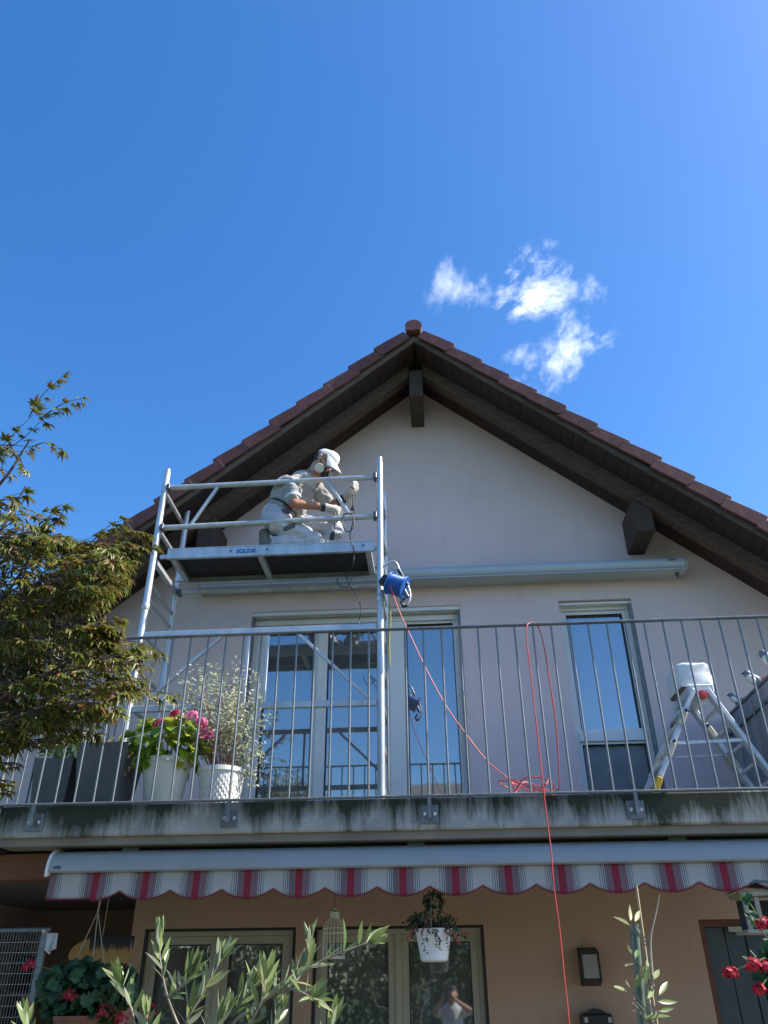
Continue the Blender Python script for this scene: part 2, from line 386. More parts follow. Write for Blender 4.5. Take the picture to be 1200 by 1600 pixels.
    def build(s, name, mat, parent=None, smooth=None, bevel=0, org=None):
        o_ = ORG[parent.name] if parent else (Vector(org) if org is not None else Vector((0, 0, 0)))
        ob = bpy.data.objects.new(name, s.mesh(name, mat, o_, smooth, bevel)); COL.objects.link(ob)
        if parent: ob.parent = parent
        else: ob.location = o_
        ORG[ob.name] = o_
        return ob
def tag(o, label=None, cat=None, group=None, kind=None):
    if label: o['label'] = label
    if cat: o['category'] = cat
    if group: o['group'] = group
    if kind: o['kind'] = kind
    return o
def thing(name, label, cat, loc, group=None):
    o = bpy.data.objects.new(name, None); COL.objects.link(o); o.location = loc; o.empty_display_size = .2
    ORG[o.name] = Vector(loc)
    return tag(o, label, cat, group)
def piece(name, me, mw, parent):
    o = bpy.data.objects.new(name, me); COL.objects.link(o); o.parent = parent
    o.matrix_basis = Matrix.Translation(-ORG[parent.name]) @ mw
    ORG[o.name] = mw.translation.copy()
    return o
def box(name, mat, parent, x0, x1, y0, y1, z0, z1, bevel=0): return MB().box(x0, x1, y0, y1, z0, z1).build(name, mat, parent, bevel=bevel)
def frame_from(origin, ydir, zdir):
    y = Vector(ydir).normalized(); x = y.cross(Vector(zdir))
    if x.length < 1e-4: x = y.orthogonal()
    x.normalize(); z = x.cross(y)
    m_ = Matrix.Identity(4)
    for i in range(3): m_[i][0] = x[i]; m_[i][1] = y[i]; m_[i][2] = z[i]; m_[i][3] = origin[i]
    return m_
def spline(pts, n=8):
    pts = [Vector(p) for p in pts]; out = []
    q = [pts[0] * 2 - pts[1]] + pts + [pts[-1] * 2 - pts[-2]]
    for i in range(1, len(q) - 2):
        a, b_, c, d = q[i - 1:i + 3]
        for k in range(n):
            t_ = k / n
            out.append(.5 * ((2 * b_) + (c - a) * t_ + (2 * a - 5 * b_ + 4 * c - d) * t_ * t_ + (3 * b_ - a - 3 * c + d) * t_ ** 3))
    return out + [pts[-1]]
def text(body, size, mat, name, parent, origin, xdir, zdir, thick=.0006, bold=0.0):
    cu = bpy.data.curves.new(name, 'FONT'); cu.body = body; cu.size = size; cu.extrude = thick; cu.offset = bold; cu.align_x = 'LEFT'
    ob = bpy.data.objects.new(name, cu); COL.objects.link(ob)
    me = bpy.data.meshes.new_from_object(ob.evaluated_get(bpy.context.evaluated_depsgraph_get()))
    bpy.data.objects.remove(ob); me.materials.clear(); me.materials.append(MATS[mat])
    x = Vector(xdir).normalized(); z = Vector(zdir).normalized(); y = z.cross(x)
    m_ = Matrix.Identity(4)
    for i in range(3): m_[i][0] = x[i]; m_[i][1] = y[i]; m_[i][2] = z[i]; m_[i][3] = origin[i]
    return piece(name, me, m_, parent)
def organic(name, mat, parent, caps, voxel=.009, smooth=4, org=None, wrinkle=0.0):
    """capsules (a, b, ra, rb) melted into one continuous skin"""
    mb = MB()
    for a, b_, ra, rb in caps:
        a, b_ = Vector(a), Vector(b_)
        mb.ball(a, ra, 12)
        if (a - b_).length > 1e-4: mb.path([a, b_], [ra, rb], 12); mb.ball(b_, rb, 12)
    me = mb.mesh(name + '_raw', mat)
    ob = bpy.data.objects.new(name + '_raw', me); COL.objects.link(ob)
    md = ob.modifiers.new('r', 'REMESH'); md.mode = 'VOXEL'; md.voxel_size = voxel
    m2 = ob.modifiers.new('s', 'SMOOTH'); m2.factor = .5; m2.iterations = smooth
    res = bpy.data.meshes.new_from_object(ob.evaluated_get(bpy.context.evaluated_depsgraph_get()))
    bpy.data.objects.remove(ob)
    if wrinkle:
        nrm = [v.normal.copy() for v in res.vertices]
        for v, n_ in zip(res.vertices, nrm):
            q = v.co; a_ = noise.noise(Vector((q.x * 9, q.y * 9, q.z * 26))) ; b2 = noise.noise(Vector((q.x * 24 + 5, q.y * 18, q.z * 14)))
            v.co = q + n_ * wrinkle * ((1 - 2.4 * abs(a_)) * .8 + b2 * .8)
    o_ = ORG[parent.name]
    res.transform(Matrix.Translation(-o_)); res.materials.clear(); res.materials.append(MATS[mat]); res.shade_smooth(); res.name = name
    o = bpy.data.objects.new(name, res); COL.objects.link(o); o.parent = parent; ORG[o.name] = o_
    return o

# ================================================================== setting
def sheet(name, mat, x0, x1, y0, y1, z0, z1, label=None):
    o = MB().box(x0, x1, y0, y1, z0, z1).build(name, mat); tag(o, kind='structure'); return o
sheet('lawn_ground', 'lawn', -400, 400, -400, 400, -.5, -.012)
tr_ = sheet('terrace', 'terrace_stone', -5.2, 5.2, -1.6, 6.4, -.3, -.004)
mbp = MB().box(-.245, .245, -.245, .245, 0, .012); slab_me = mbp.mesh('paving_slab', 'terrace_stone', bevel=.004)
for i in range(10):
    for j in range(9):
        piece('paving_slab', slab_me, Matrix.Translation((-2.25 + i * .5, .8 + j * .5, -.0035)), tr_)

# ================================================================== house
WY = 6.4                                   # face of the gable wall
AX, AZ, SL = -.06, 7.0, .845               # ridge line and pitch of the soffit
ANG = math.atan(SL)
def zs(x): return AZ - SL * abs(x - AX)
house = thing('house', 'two storey gabled house with red tiled roof, pale mauve upper wall and tan ground floor', 'house', (0, WY, 0))
def wall_cols(cols, y0, y1):
    mb = MB()
    for x0, x1, z0, z1 in cols:
        if z1 is None:
            top = [(x1, y0, zs(x1) + .02)] + ([(AX, y0, AZ + .02)] if x0 < AX < x1 else []) + [(x0, y0, zs(x0) + .02)]
        else: top = [(x1, y0, z1), (x0, y0, z1)]
        mb.prism([(x0, y0, z0), (x1, y0, z0)] + top, (0, y1 - y0, 0))
    return mb
DT, WT = 4.525, 4.53
wall_cols([(-4.2, -1.607, 2.552, None), (-1.607, .249, DT, None), (.249, 1.112, 2.552, None), (1.112, 1.74, WT, None), (1.74, 4.2, 2.552, None)], WY, WY + .3).build('gable_wall', 'plaster_sky_tint', house)
GT = 2.015
wall_cols([(-2.3, -2.2, 0, 2.34), (-2.2, .275, GT, 2.34), (-1.08, -.95, 0, GT), (.275, 1.79, 0, 2.34), (1.79, 2.85, 2.03, 2.34), (2.85, 4.2, 0, 2.34)], WY, WY + .3).build('ground_floor_wall', 'plaster_bounce_tint', house)
for x0, x1 in ((-4.5, -4.2), (4.2, 4.5)):
    MB().prism([(x0, WY, 0), (x1, WY, 0), (x1, WY, zs(x1) + .015), (x0, WY, zs(x0) + .015)], (0, 7.3, 0)).build('side_wall', 'plaster_sky_tint', house)
wall_cols([(-4.2, 4.2, 0, None)], 13.4, 13.7).build('back_wall', 'plaster_sky_tint', house)
box('floor_slab', 'interior', house, -4.199, 4.199, WY + .001, 13.399, 2.3405, 2.5515)
box('loggia_back_wall', 'plaster_bounce_tint', house, -4.199, -2.301, 8.8, 9.0, 0, 2.34)
box('loggia_side_wall', 'plaster_bounce_tint', house, -2.299, -2.22, WY + .301, 9.0, 0, 2.34)
box('partition_wall', 'interior', house, -2.219, 4.199, 10.2, 10.3, 0, 2.34)
box('partition_wall', 'interior', house, -4.199, 4.199, 9.6, 9.7, 2.552, 5.0)

roof = MB()
for s in (-1, 1):
    xe = AX + s * 4.75
    roof.prism([(AX, 5.678, AZ + .034), (xe, 5.678, zs(xe) + .034), (xe, 5.678, zs(xe) + .085), (AX, 5.678, AZ + .085)], (0, 8.2, 0))
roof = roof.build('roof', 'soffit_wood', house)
U = {s: Vector((s * math.cos(ANG), 0, -math.sin(ANG))) for s in (-1, 1)}
NN = {s: Vector((s * math.sin(ANG), 0, math.cos(ANG))) for s in (-1, 1)}
YV = Vector((0, 1, 0))
def slope_box(s, u0, u1, y0, y1, n0, n1, n0b=None, n1b=None):
    n0b = n0 if n0b is None else n0b; n1b = n1 if n1b is None else n1b
    vs = [U[s] * u + YV * y + NN[s] * n for y in (y0, y1) for u, n in ((u0, n0), (u1, n0b), (u1, n1b), (u0, n1))]
    return MB().add(vs, [(0, 1, 2, 3), (7, 6, 5, 4), (0, 4, 5, 1), (1, 5, 6, 2), (2, 6, 7, 3), (3, 7, 4, 0)])
for s in (-1, 1):
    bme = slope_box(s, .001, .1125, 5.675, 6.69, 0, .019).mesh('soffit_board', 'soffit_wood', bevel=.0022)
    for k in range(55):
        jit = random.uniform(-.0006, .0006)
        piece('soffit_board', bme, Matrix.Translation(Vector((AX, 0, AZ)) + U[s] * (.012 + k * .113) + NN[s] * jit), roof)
    # verge board, flying rafter
    xe = AX + s * 4.75
    MB().prism([(AX + s * .001, 5.650, AZ - .016), (xe, 5.650, zs(xe) - .016), (xe, 5.650, zs(xe) + .05), (AX + s * .001, 5.650, AZ + .05)], (0, .024, 0)).build('verge_board', 'verge_wood', roof)
    rb = MB().prism([(AX + s * .066, 5.935, zs(AX + s * .066) - .150), (xe - s * .2, 5.935, zs(xe - s * .2) - .150), (xe - s * .2, 5.935, zs(xe - s * .2) - .003), (AX + s * .066, 5.935, zs(AX + s * .066) - .003)], (0, .12, 0))
    rb.build('flying_rafter', 'beam_wood', roof, bevel=.006)
    # verge tiles with the folded side flap
    prof = [(0, .014), (.325, .028), (.347, .045), (.352, .085), (.352, .142), (.342, .150), (.20, .137), (0, .112)]
    mbt = MB()
    vs = [U[s] * u + NN[s] * n + YV * 5.600 for u, n in prof] + [U[s] * u + NN[s] * n + YV * 5.625 for u, n in prof]
    k = len(prof)
    mbt.add(vs, [tuple(range(k)), tuple(range(2 * k - 1, k - 1, -1))] + [(i, k + i, k + (i + 1) % k, (i + 1) % k) for i in range(k)])
    pl = slope_box(s, 0, .352, 5.626, 5.86, .088, .112, .125, .150); mbt.add(pl.v, pl.f)
    tme = mbt.mesh('roof_tile', 'roof_tile', bevel=.004)
    for k in range(19):
        jit = NN[s] * random.uniform(-.006, .006) + YV * random.uniform(-.009, .009) + U[s] * random.uniform(-.007, .007)
        piece('roof_tile', tme, Matrix.Translation(Vector((AX, 0, AZ)) + U[s] * (.035 + k * .3135) + jit), roof)
    fld = MB()
    for k in range(19):
        ny = 66
        for (ua, na, ub, nb) in ((0, .108, .345, .142), (.345, .142, .345, .118)):
            vs = []
            for j in range(ny + 1):
                y = 5.86 + j * .122; wv = .012 * (j % 2)
                base = Vector((AX, y, AZ)) + U[s] * (.035 + k * .3135)
                vs += [base + U[s] * ua + NN[s] * (na + wv), base + U[s] * ub + NN[s] * (nb + wv)]
            fld.add(vs, [(2 * j, 2 * j + 1, 2 * j + 3, 2 * j + 2) for j in range(ny)])
    tag(fld.build('tile_field', 'roof_tile', roof), kind='stuff')
arch = [(.082 * math.cos(a), .082 * math.sin(a) + .004) for a in [R(-38 + 256 * i / 20) for i in range(21)]]
rt_ = MB(); k = len(arch)
vs = [(x, 0, z) for x, z in arch] + [(x * .9, .40, z * .9) for x, z in arch]
rt_.add(vs, [tuple(range(k)), tuple(range(2 * k - 1, k - 1, -1))] + [(i, k + i, k + (i + 1) % k, (i + 1) % k) for i in range(k)])
rme = rt_.mesh('ridge_tile', 'roof_tile', smooth=40)
for i in range(23): piece('ridge_tile', rme, Matrix.Translation((AX, 5.570 + i * .353, AZ + .104)), roof)
# purlins
box('ridge_purlin', 'purlin_wood', house, AX - .066, AX + .066, 5.90, 6.8, 6.51, 6.838, bevel=.006)
for s in (-1, 1):
    c = AX + s * 1.922
    MB().prism([(c - .075, 5.955, 4.955), (c + .075, 5.955, 4.955), (c + .075, 5.955, zs(c + .075) - .152), (c - .075, 5.955, zs(c - .075) - .152)], (0, .8, 0)).build('purlin', 'purlin_wood', house, bevel=.005)

# ---- glazing
def sash(parent, x0, x1, z0, z1, y, w_, mat, glass, pane_y, wt=None, wb=None, d=.05):
    wt = wt or w_; wb = wb or w_
    mb = MB().box(x0, x0 + w_, y, y + d, z0, z1).box(x1 - w_, x1, y, y + d, z0, z1).box(x0 + w_, x1 - w_, y + .0005, y + d - .0005, z1 - wt, z1).box(x0 + w_, x1 - w_, y + .0005, y + d - .0005, z0, z0 + wb)
    f = mb.build('sash', mat, parent)
    MB().box(x0 + w_ - .006, x1 - w_ + .006, pane_y - .004, pane_y, z0 + wb - .006, z1 - wt + .006).build('pane', glass, parent)
    g_ = MB().box(x0 + w_, x0 + w_ + .006, y - .0015, y + .02, z0 + wb, z1 - wt).box(x1 - w_ - .006, x1 - w_, y - .0015, y + .02, z0 + wb, z1 - wt).box(x0 + w_ + .006, x1 - w_ - .006, y - .0015, y + .02, z1 - wt - .006, z1 - wt)
    g_.build('gasket', 'gasket', parent)
    return f
# balcony door
bd = MB().box(-1.606, -1.545, 6.50, 6.58, 2.553, 4.43).box(.205, .248, 6.50, 6.58, 2.553, 4.43).box(-.385, -.255, 6.495, 6.58, 2.553, 4.43).box(-1.606, .248, 6.49, 6.58, 4.431, 4.475).box(-1.606, .248, 6.505, 6.58, 4.476, 4.524).build('balcony_door', 'frame_white', house, bevel=.002)
MB().box(-1.606, .248, 6.415, 6.425, 4.49, 4.524).box(-1.606, .248, 6.43, 6.455, 4.497, 4.518).box(-1.606, .248, 6.46, 6.485, 4.49, 4.512).build('shutter_slat', 'frame_white', bd)
for x in (-1.606, .226): box('shutter_guide', 'galvanised', bd, x, x + .022, 6.425, 6.46, 2.553, 4.485)
sash(bd, -1.544, -.992, 2.556, 4.429, 6.515, .062, 'frame_white', 'glass', 6.55)
sash(bd, -.990, -.387, 2.556, 4.429, 6.515, .062, 'frame_white', 'glass', 6.55)
sash(bd, -.254, .204, 2.556, 4.429, 6.520, .022, 'frame_white', 'glass', 6.55)
MB().box(-1.012, -.972, 6.500, 6.514, 2.56, 4.42).build('cover_strip', 'frame_white', bd)
# narrow window
nw = MB().box(1.113, 1.150, 6.50, 6.58, 2.553, 4.47).box(1.700, 1.739, 6.50, 6.58, 2.553, 4.47).box(1.113, 1.739, 6.49, 6.58, 4.471, 4.529).box(1.151, 1.699, 6.495, 6.58, 3.325, 3.395).build('narrow_window', 'frame_white', house, bevel=.002)
sash(nw, 1.152, 1.698, 3.396, 4.469, 6.515, .03, 'frame_white', 'glass', 6.55)
sash(nw, 1.152, 1.698, 2.556, 3.324, 6.515, .02, 'frame_white', 'glass_frosted', 6.55)
MB().box(1.113, 1.739, 6.43, 6.455, 4.50, 4.522).box(1.113, 1.739, 6.46, 6.485, 4.495, 4.516).build('shutter_slat', 'frame_white', nw)
for x in (1.7175,): box('shutter_guide', 'galvanised', nw, x, x + .021, 6.42, 6.46, 2.553, 4.485)
def curtain(x0, x1, z0, z1, y, par, amp=.03, per=.085, mat='curtain'):
    mb = MB(); n = int((x1 - x0) / .012); vs = []
    for i in range(n + 1):
        x = x0 + (x1 - x0) * i / n; a = amp * math.sin(2 * PI * x / per + 1.3 * math.sin(x * 9))
        vs += [(x, y + a, z0), (x, y + a * .8, z1)]
    mb.add(vs, [(2 * i, 2 * i + 2, 2 * i + 3, 2 * i + 1) for i in range(n)])
    return mb.build('curtain', mat, par, smooth=60)
curtain(1.46, 1.72, 3.0, 4.5, 6.64, nw); curtain(1.10, 1.44, 3.0, 4.5, 6.66, nw, .012, .13)
curtain(-1.0, -.72, 2.6, 4.5, 6.66, bd); curtain(-.24, .18, 2.6, 4.5, 6.68, bd, .014, .12)
# ground floor windows
def ground_window(x0, x1, xm):
    o = MB().box(x0 + .001, x0 + .05, 6.43, 6.50, .05, GT - .001).box(x1 - .05, x1 - .001, 6.43, 6.50, .05, GT - .001).box(x0 + .05, x1 - .05, 6.4305, 6.4995, GT - .05, GT - .001).box(xm - .022, xm + .022, 6.4305, 6.4995, .05, GT - .0505).box(x0 + .001, x1 - .001, 6.42, 6.52, -.002, .0495).build('patio_window', 'frame_cream', house, bevel=.002)
    for a, b_ in ((x0 + .051, xm - .023), (xm + .023, x1 - .051)):
        sash(o, a, b_, .052, GT - .052, 6.445, .05, 'frame_cream', 'glass_low', 6.475)
    MB().box(x0 + .001, x0 + .022, 6.401, 6.429, .05, GT - .001).box(x1 - .022, x1 - .001, 6.401, 6.429, .05, GT - .001).box(x0 + .022, x1 - .022, 6.403, 6.429, GT - .018, GT - .001).build('reveal_seal', 'gasket', o)
    return o
ground_window(-2.2, -1.08, -1.64); pw = ground_window(-.95, .275, -.34)
gdoor = MB().box(1.791, 1.83, 6.43, 6.5, 0, 2.029).box(2.81, 2.849, 6.43, 6.5, 0, 2.029).box(1.83, 2.81, 6.43, 6.5, 1.985, 2.029).build('plank_door', 'redwood', house)
for i in range(7):
    box('plank', 'door_slate', gdoor, 1.832 + i * .1395, 1.832 + i * .1395 + .134, 6.45 + (i % 2) * .004, 6.485, .01, 1.984, bevel=.004)
box('shutter_box', 'frame_cream', gdoor, 1.99, 2.78, 6.405, 6.428, 1.95, 1.982)

# balcony slab with its drip edge (object origin on its top front edge, so that streaks hang from there)
def local_part(mb, name, mat, org, par, bevel=0):
    return piece(name, mb.mesh(name, mat, Vector(org), bevel=bevel), Matrix.Translation(org), par)
mb = MB().prism([(-2.64, 4.80, 2.405), (-2.64, 4.80, 2.579), (-2.64, 4.865, 2.579), (-2.64, 4.865, 2.555), (-2.64, WY - .001, 2.555), (-2.64, WY - .001, 2.405)], (5.02, 0, 0))
bs = local_part(mb, 'balcony_slab', 'concrete_mossy', (0, 4.80, 2.555), house, bevel=.008)
box('drip_edge', 'drip_concrete', bs, -2.62, 2.37, 4.835, WY - .002, 2.360, 2.404)
box('support_beam', 'redwood', house, -3.6, -2.18, 5.0, 5.14, 2.20, 2.345, bevel=.006)
box('support_post', 'redwood', house, -3.6, -3.46, 5.0, 5.14, 0, 2.199, bevel=.006)
box('loggia_roof', 'soffit_wood', house, -4.5, -2.641, 4.9, 8.8, 2.346, 2.40)

# ================================================================== balcony railing
RY, RT, RB = 4.75, 3.62, 2.578
rail = thing('balcony_railing', 'galvanised steel balcony railing of thin round bars along the slab edge', 'railing', (0, RY, 2.5))
MB().bar((-2.66, RY, RT), (2.36, RY, RT), .034, .012).build('top_rail', 'galvanised', rail, bevel=.003)
MB().bar((-2.66, RY, RB), (2.36, RY, RB), .030, .012).build('bottom_rail', 'galvanised', rail, bevel=.003)
barme = MB().tube((0, 0, 0), (0, 0, RT - RB - .014), .0068, 10).mesh('baluster', 'galvanised', smooth=50)
k = -12
while -1.2325 + k * .1172 < 2.34:
    x = -1.2325 + k * .1172
    if x > -2.66: piece('baluster', barme, Matrix.Translation((x, RY, RB + .007)), rail)
    k += 1
for x in (-2.405, -1.2325, -.0605, 1.1115, 2.2835):
    bk = MB().box(x - .05, x + .05, 4.786, 4.7995, 2.435, 2.535).build('bracket', 'galvanised', rail, bevel=.002)
    MB().box(x - .010, x + .010, 4.738, 4.762, 2.455, RB - .006).box(x - .008, x + .008, 4.7625, 4.7855, 2.47, 2.49).build('bracket_stem', 'galvanised', bk)
    for sx_ in (-.028, .028):
        MB().lathe((x + sx_, 4.7858, 2.485), [(.0, 0), (.011, .0), (.011, .006), (.006, .010), (0, .010)], 8, axis=(0, -1, 0)).build('bolt', 'bolt_steel', bk)
# left return
MB().bar((-2.64, RY + .02, RT - .001), (-2.64, 6.38, RT - .001), .034, .012).build('return_rail', 'galvanised', rail)
MB().bar((-2.64, RY + .02, RB - .001), (-2.64, 6.38, RB - .001), .030, .012).build('return_rail', 'galvanised', rail)
MB().tube((-2.645, RY, 2.44), (-2.645, RY, RT), .016, 12).build('corner_post', 'galvanised', rail, smooth=50)
for i in range(13): piece('baluster', barme, Matrix.Translation((-2.64, RY + .1 + i * .12, RB + .007)), rail)

# ================================================================== awnings
up = thing('awning_cassette', 'long closed silver awning cassette fixed to the mauve wall above the windows', 'awning', (.9, 6.3, 4.72))
XL, XR, cz = -2.05, 2.20, 4.765
def cassette_profile(y_back, y_front, zc, h, n=9):
    pts = [(y_back, zc - h / 2), ]
    for i in range(n):
        a = -PI / 2 + PI * i / (n - 1)
        pts.append((y_front + .06 - .06 * math.cos(a), zc + h / 2 * math.sin(a) * .98))
    pts.append((y_back, zc + h / 2))
    return pts
pr = cassette_profile(6.39, 6.19, cz, .125)
MB().prism([(XL, y, z) for y, z in pr], (XR - XL, 0, 0)).build('housing', 'cassette', up, smooth=35)
MB().box(XL, XR, 6.183, 6.30, cz - .072, cz - .0635).build('front_bar', 'cassette', up)
for x in (XL - .02, XR + .0005):
    pe = cassette_profile(6.395, 6.18, cz, .145)
    MB().prism([(x, y, z) for y, z in pe], (.019, 0, 0)).build('end_cap', 'cassette_low', up)
MB().box(XR - .075, XR - .05, 6.25, 6.28, cz - .10, cz - .0725).box(XR - .07, XR - .055, 6.262, 6.27, cz - .125, cz - .1005).build('crank_eye', 'steel_dark', up)
text('sattler', .026, 'print_dark', 'lettering', up, Vector((XR - .135, 6.187, cz + .012)), (1, 0, 0), (0, -1, .1), bold=.0004)

low = thing('folding_awning', 'closed awning below the balcony with silver cassette and scalloped red striped valance', 'awning', (0, 4.75, 2.2))
LX0, LX1 = -2.286, 2.9
pl = [(5.0800, 2.3396), (4.9500, 2.3427), (4.8950, 2.3323), (4.8600, 2.3086), (4.8420, 2.2745), (4.8360, 2.2364), (4.8360, 2.2229), (4.8500, 2.2157), (5.0800, 2.2157)]
MB().prism([(LX0, y, z) for y, z in pl], (LX1 - LX0, 0, 0)).build('housing', 'cassette_low', low, smooth=40)
pl2 = [(5.0900, 2.3499), (4.9500, 2.3530), (4.8900, 2.3427), (4.8530, 2.3158), (4.8330, 2.2776), (4.8260, 2.2364), (4.8260, 2.1982), (4.8400, 2.1930), (4.8500, 2.2054), (5.0900, 2.2054)]
MB().prism([(LX0 - .014, y, z) for y, z in pl2], (.0135, 0, 0)).build('end_cap', 'plastic_white', low)
for x in (-1.85, -.15, 1.35): MB().box(x - .05, x + .05, 4.93, 5.02, 2.338, 2.3598).build('mounting_bracket', 'steel_dark', low)
text('1600', .026, 'print_dark', 'lettering', low, Vector((LX0 + .022, 4.8345, 2.2333)), (1, 0, 0), (0, -1, 0), bold=.0005)
# valance: cusps at -1.798 + k * PERIOD
nx = 440; zt = 2.2188; rows = 7; C0 = -1.856
def hem(x):
    ph = ((x - C0) / PERIOD) % 1.0
    if x < C0 - PERIOD * .55: return 2.0795
    return 2.1136 + .006 - .050 * math.sin(PI * ph) ** .8
vv = []; tops = []
for i in range(nx + 1):
    x = LX0 + .004 + (LX1 - LX0 - .01) * i / nx; zb = hem(x)
    for j in range(rows + 1):
        q = j / rows
        y = 4.872 + q * (.006 * math.sin(2 * PI * (x - C0) / PERIOD + .8) + .004 * math.sin(x * 5.1)) - .006 * q
        vv.append((x, y, zt + (zb - zt) * q))
me_v = MB().add(vv, [(i * (rows + 1) + j, (i + 1) * (rows + 1) + j, (i + 1) * (rows + 1) + j + 1, i * (rows + 1) + j + 1) for i in range(nx) for j in range(rows)])
vo = piece('valance', me_v.mesh('valance', 'awning_cloth', Vector((C0, 4.87, 2.2)), smooth=60), Matrix.Translation((C0, 4.87, 2.2)), low)
md = vo.modifiers.new('solid', 'SOLIDIFY'); md.thickness = .0018
MB().path([Vector(vv[i * (rows + 1) + rows]) + Vector((0, .001, -.002)) for i in range(nx + 1)], .0042, 5).build('hem_trim', 'trim_red', vo)

# ================================================================== rolling scaffold
SF, SR, SXL, SXR, FZ = 5.25, 5.84, -2.13, -.372, 2.556
sc = thing('scaffold_tower', 'aluminium scaffold tower with guard rails standing on the balcony', 'scaffold', ((SXL + SXR) / 2, 5.5, FZ))
PR = .026
for x in (SXL, SXR):
    for y, zt_ in ((SF, 5.285), (SR, 5.30)):
        p_ = MB().tube((x, y, FZ + .012), (x, y, zt_), PR, 18).build('pole', 'aluminium', sc, smooth=50)
        MB().tube((x, y, FZ), (x, y, FZ + .0118), .034, 14).build('foot_cap', 'plastic_black', p_, smooth=50)
        MB().lathe((x, y, 4.05), [(PR + .0005, 0), (PR + .004, .004), (PR + .004, .05), (PR + .0005, .054)], 18).build('joint_sleeve', 'aluminium', p_, smooth=50)
        MB().lathe((x, y, zt_ + .0005), [(.012, 0), (.012, .002), (PR - .004, .002), (PR - .004, .03 if x == SXL else .055), (.014, .034 if x == SXL else .06)], 14).build('spigot', 'aluminium', p_, smooth=50)
    # rungs between the front and rear poles
    for z in (5.10, 4.745, 4.275, 4.155, 3.88, 3.60, 3.32, 3.04, 2.76):
        MB().tube((x, SF + PR - .004, z), (x, SR - PR + .004, z), .0175 if z > 4.5 else .016, 12).build('rung', 'aluminium', sc, smooth=50)
    MB().bar((x, SF + PR - .003, 4.475), (x, SR - PR + .003, 4.475), .036, .045).build('bearer', 'aluminium', sc, bevel=.004)
def claw(x, y, z):
    MB().box(x - .014, x + .014, y - PR - .012, y + PR + .006, z - .026, z + .026).build('claw', 'steel_dark', sc, bevel=.004)
def hrail(z0, z1, y, r_=.022, name='guard_rail', xs=(SXL, SXR)):
    a, b_ = Vector((xs[0] + PR + .012, y, z0)), Vector((xs[1] - PR - .012, y, z1))
    MB().tube(a, b_, r_, 16).build(name, 'aluminium', sc, smooth=50)
    claw(xs[0] + PR + .010, y, z0); claw(xs[1] - PR - .010, y, z1)
hrail(5.135, 5.150, SF); hrail(4.757, 4.782, SF)
def strut(x0, z0, x1, z1, y, w_=.030, name='diagonal_strut'):
    MB().bar((x0, y, z0), (x1, y, z1), .022, w_, up=(0, 1, 0)).build(name, 'aluminium', sc, bevel=.003)
a = P(340, 765, SF); b_ = P(299, 819, SF); strut(b_.x, 4.775, a.x, 5.122, SF - .002)
a = P(511, 757, SF); b_ = P(547, 806, SF); strut(a.x, 5.13, b_.x, 4.80, SF - .002)
# rear guard under the platform
hrail(4.47, 4.47, SR, .018, 'rear_rail')
# platform
deck = MB().box(-2.015, -.455, 5.30, 5.71, 4.538, 4.553).build('deck_board', 'plywood_dark', sc)
for y, s in ((5.258, 1), (5.712, -1)):
    ch = [(0, 0), (.028, 0), (.028, .008), (.008, .008), (.008, .078), (.040, .078), (.040, .086), (-.004, .086), (-.004, .078), (0, .076)]
    MB().prism([(-2.03, y + s * q, 4.485 + z) for q, z in ch], (1.61, 0, 0)).build('side_beam', 'aluminium', sc)
for x in (-2.02, -1.33, -.49):
    MB().box(x, x + .045, 5.288, 5.684, 4.495, 4.5375).build('cross_beam', 'aluminium', sc, bevel=.003)
for x in (-2.06, -.445):
    for y in (5.285, 5.69):
        MB().box(x - .035, x + .055, y - .012, y + .012, 4.50, 4.53).build('hook', 'aluminium', sc, bevel=.003)
text('SOLIDE', .046, 'print_blue', 'lettering', sc, Vector((-1.485, 5.2535, 4.508)), (1, 0, .012), (0, -1, 0), bold=.0012)
for x in (-1.53, -1.245, -.50): MB().lathe((x, 5.2535, 4.53), [(0, 0), (.008, 0), (.008, .004), (0, .004)], 8, axis=(0, -1, 0)).build('rivet', 'steel_dark', sc)
# lower brace frame on the front poles
def flat(z0, z1, x0, x1, h): MB().bar((x0, SF, z0), (x1, SF, z1), .030, h).build('frame_beam', 'aluminium', sc, bevel=.003)
flat(3.848, 3.856, SXL + PR + .002, SXR - PR - .002, .045); flat(3.298, 3.298, SXL + PR + .002, SXR - PR - .002, .045)
for x in (-1.325, -1.185): MB().box(x - .012, x + .012, SF - .010, SF + .010, 3.322, 3.825).build('upright', 'aluminium', sc, bevel=.003)
strut(-1.52, 3.825, -2.05, 3.325, SF + .001, .026); strut(-.97, 3.825, -.45, 3.325, SF + .001, .026)

# ================================================================== the worker on the platform
def wp(x, y, Y): return P(x, y, Y)
man = thing('person', 'person in white cap, grey shirt and white trousers kneeling on the scaffold platform', 'person', (-1.15, 5.42, 4.57))
pel = wp(433, 808, 5.40); chest = wp(462, 770, 5.40); upch = wp(473, 756, 5.40); neck = wp(489, 746, 5.40); head = wp(505, 724, 5.39)
rsh = wp(457, 757, 5.30); rel = wp(459, 787, 5.235); rwr = wp(505, 792, 5.33); rha = wp(523, 797, 5.37)
lsh = wp(492, 762, 5.54); lel = wp(517, 790, 5.60); lwr = wp(540, 778, 5.52); lha = wp(550, 767, 5.48)
ZP = 4.557
rhip = wp(434, 818, 5.33); rkn = Vector((wp(492, 838, 5.34).x, 5.34, ZP + .07)); ran = Vector((wp(424, 842, 5.34).x, 5.34, ZP + .062))
lhip = wp(438, 815, 5.47); lkn = Vector((wp(523, 820, 5.52).x, 5.52, 4.84)); lan = Vector((wp(505, 845, 5.54).x, 5.54, ZP + .09))
hd = (wp(518, 733, 5.37) - head); hd.normalize()          # where the face points
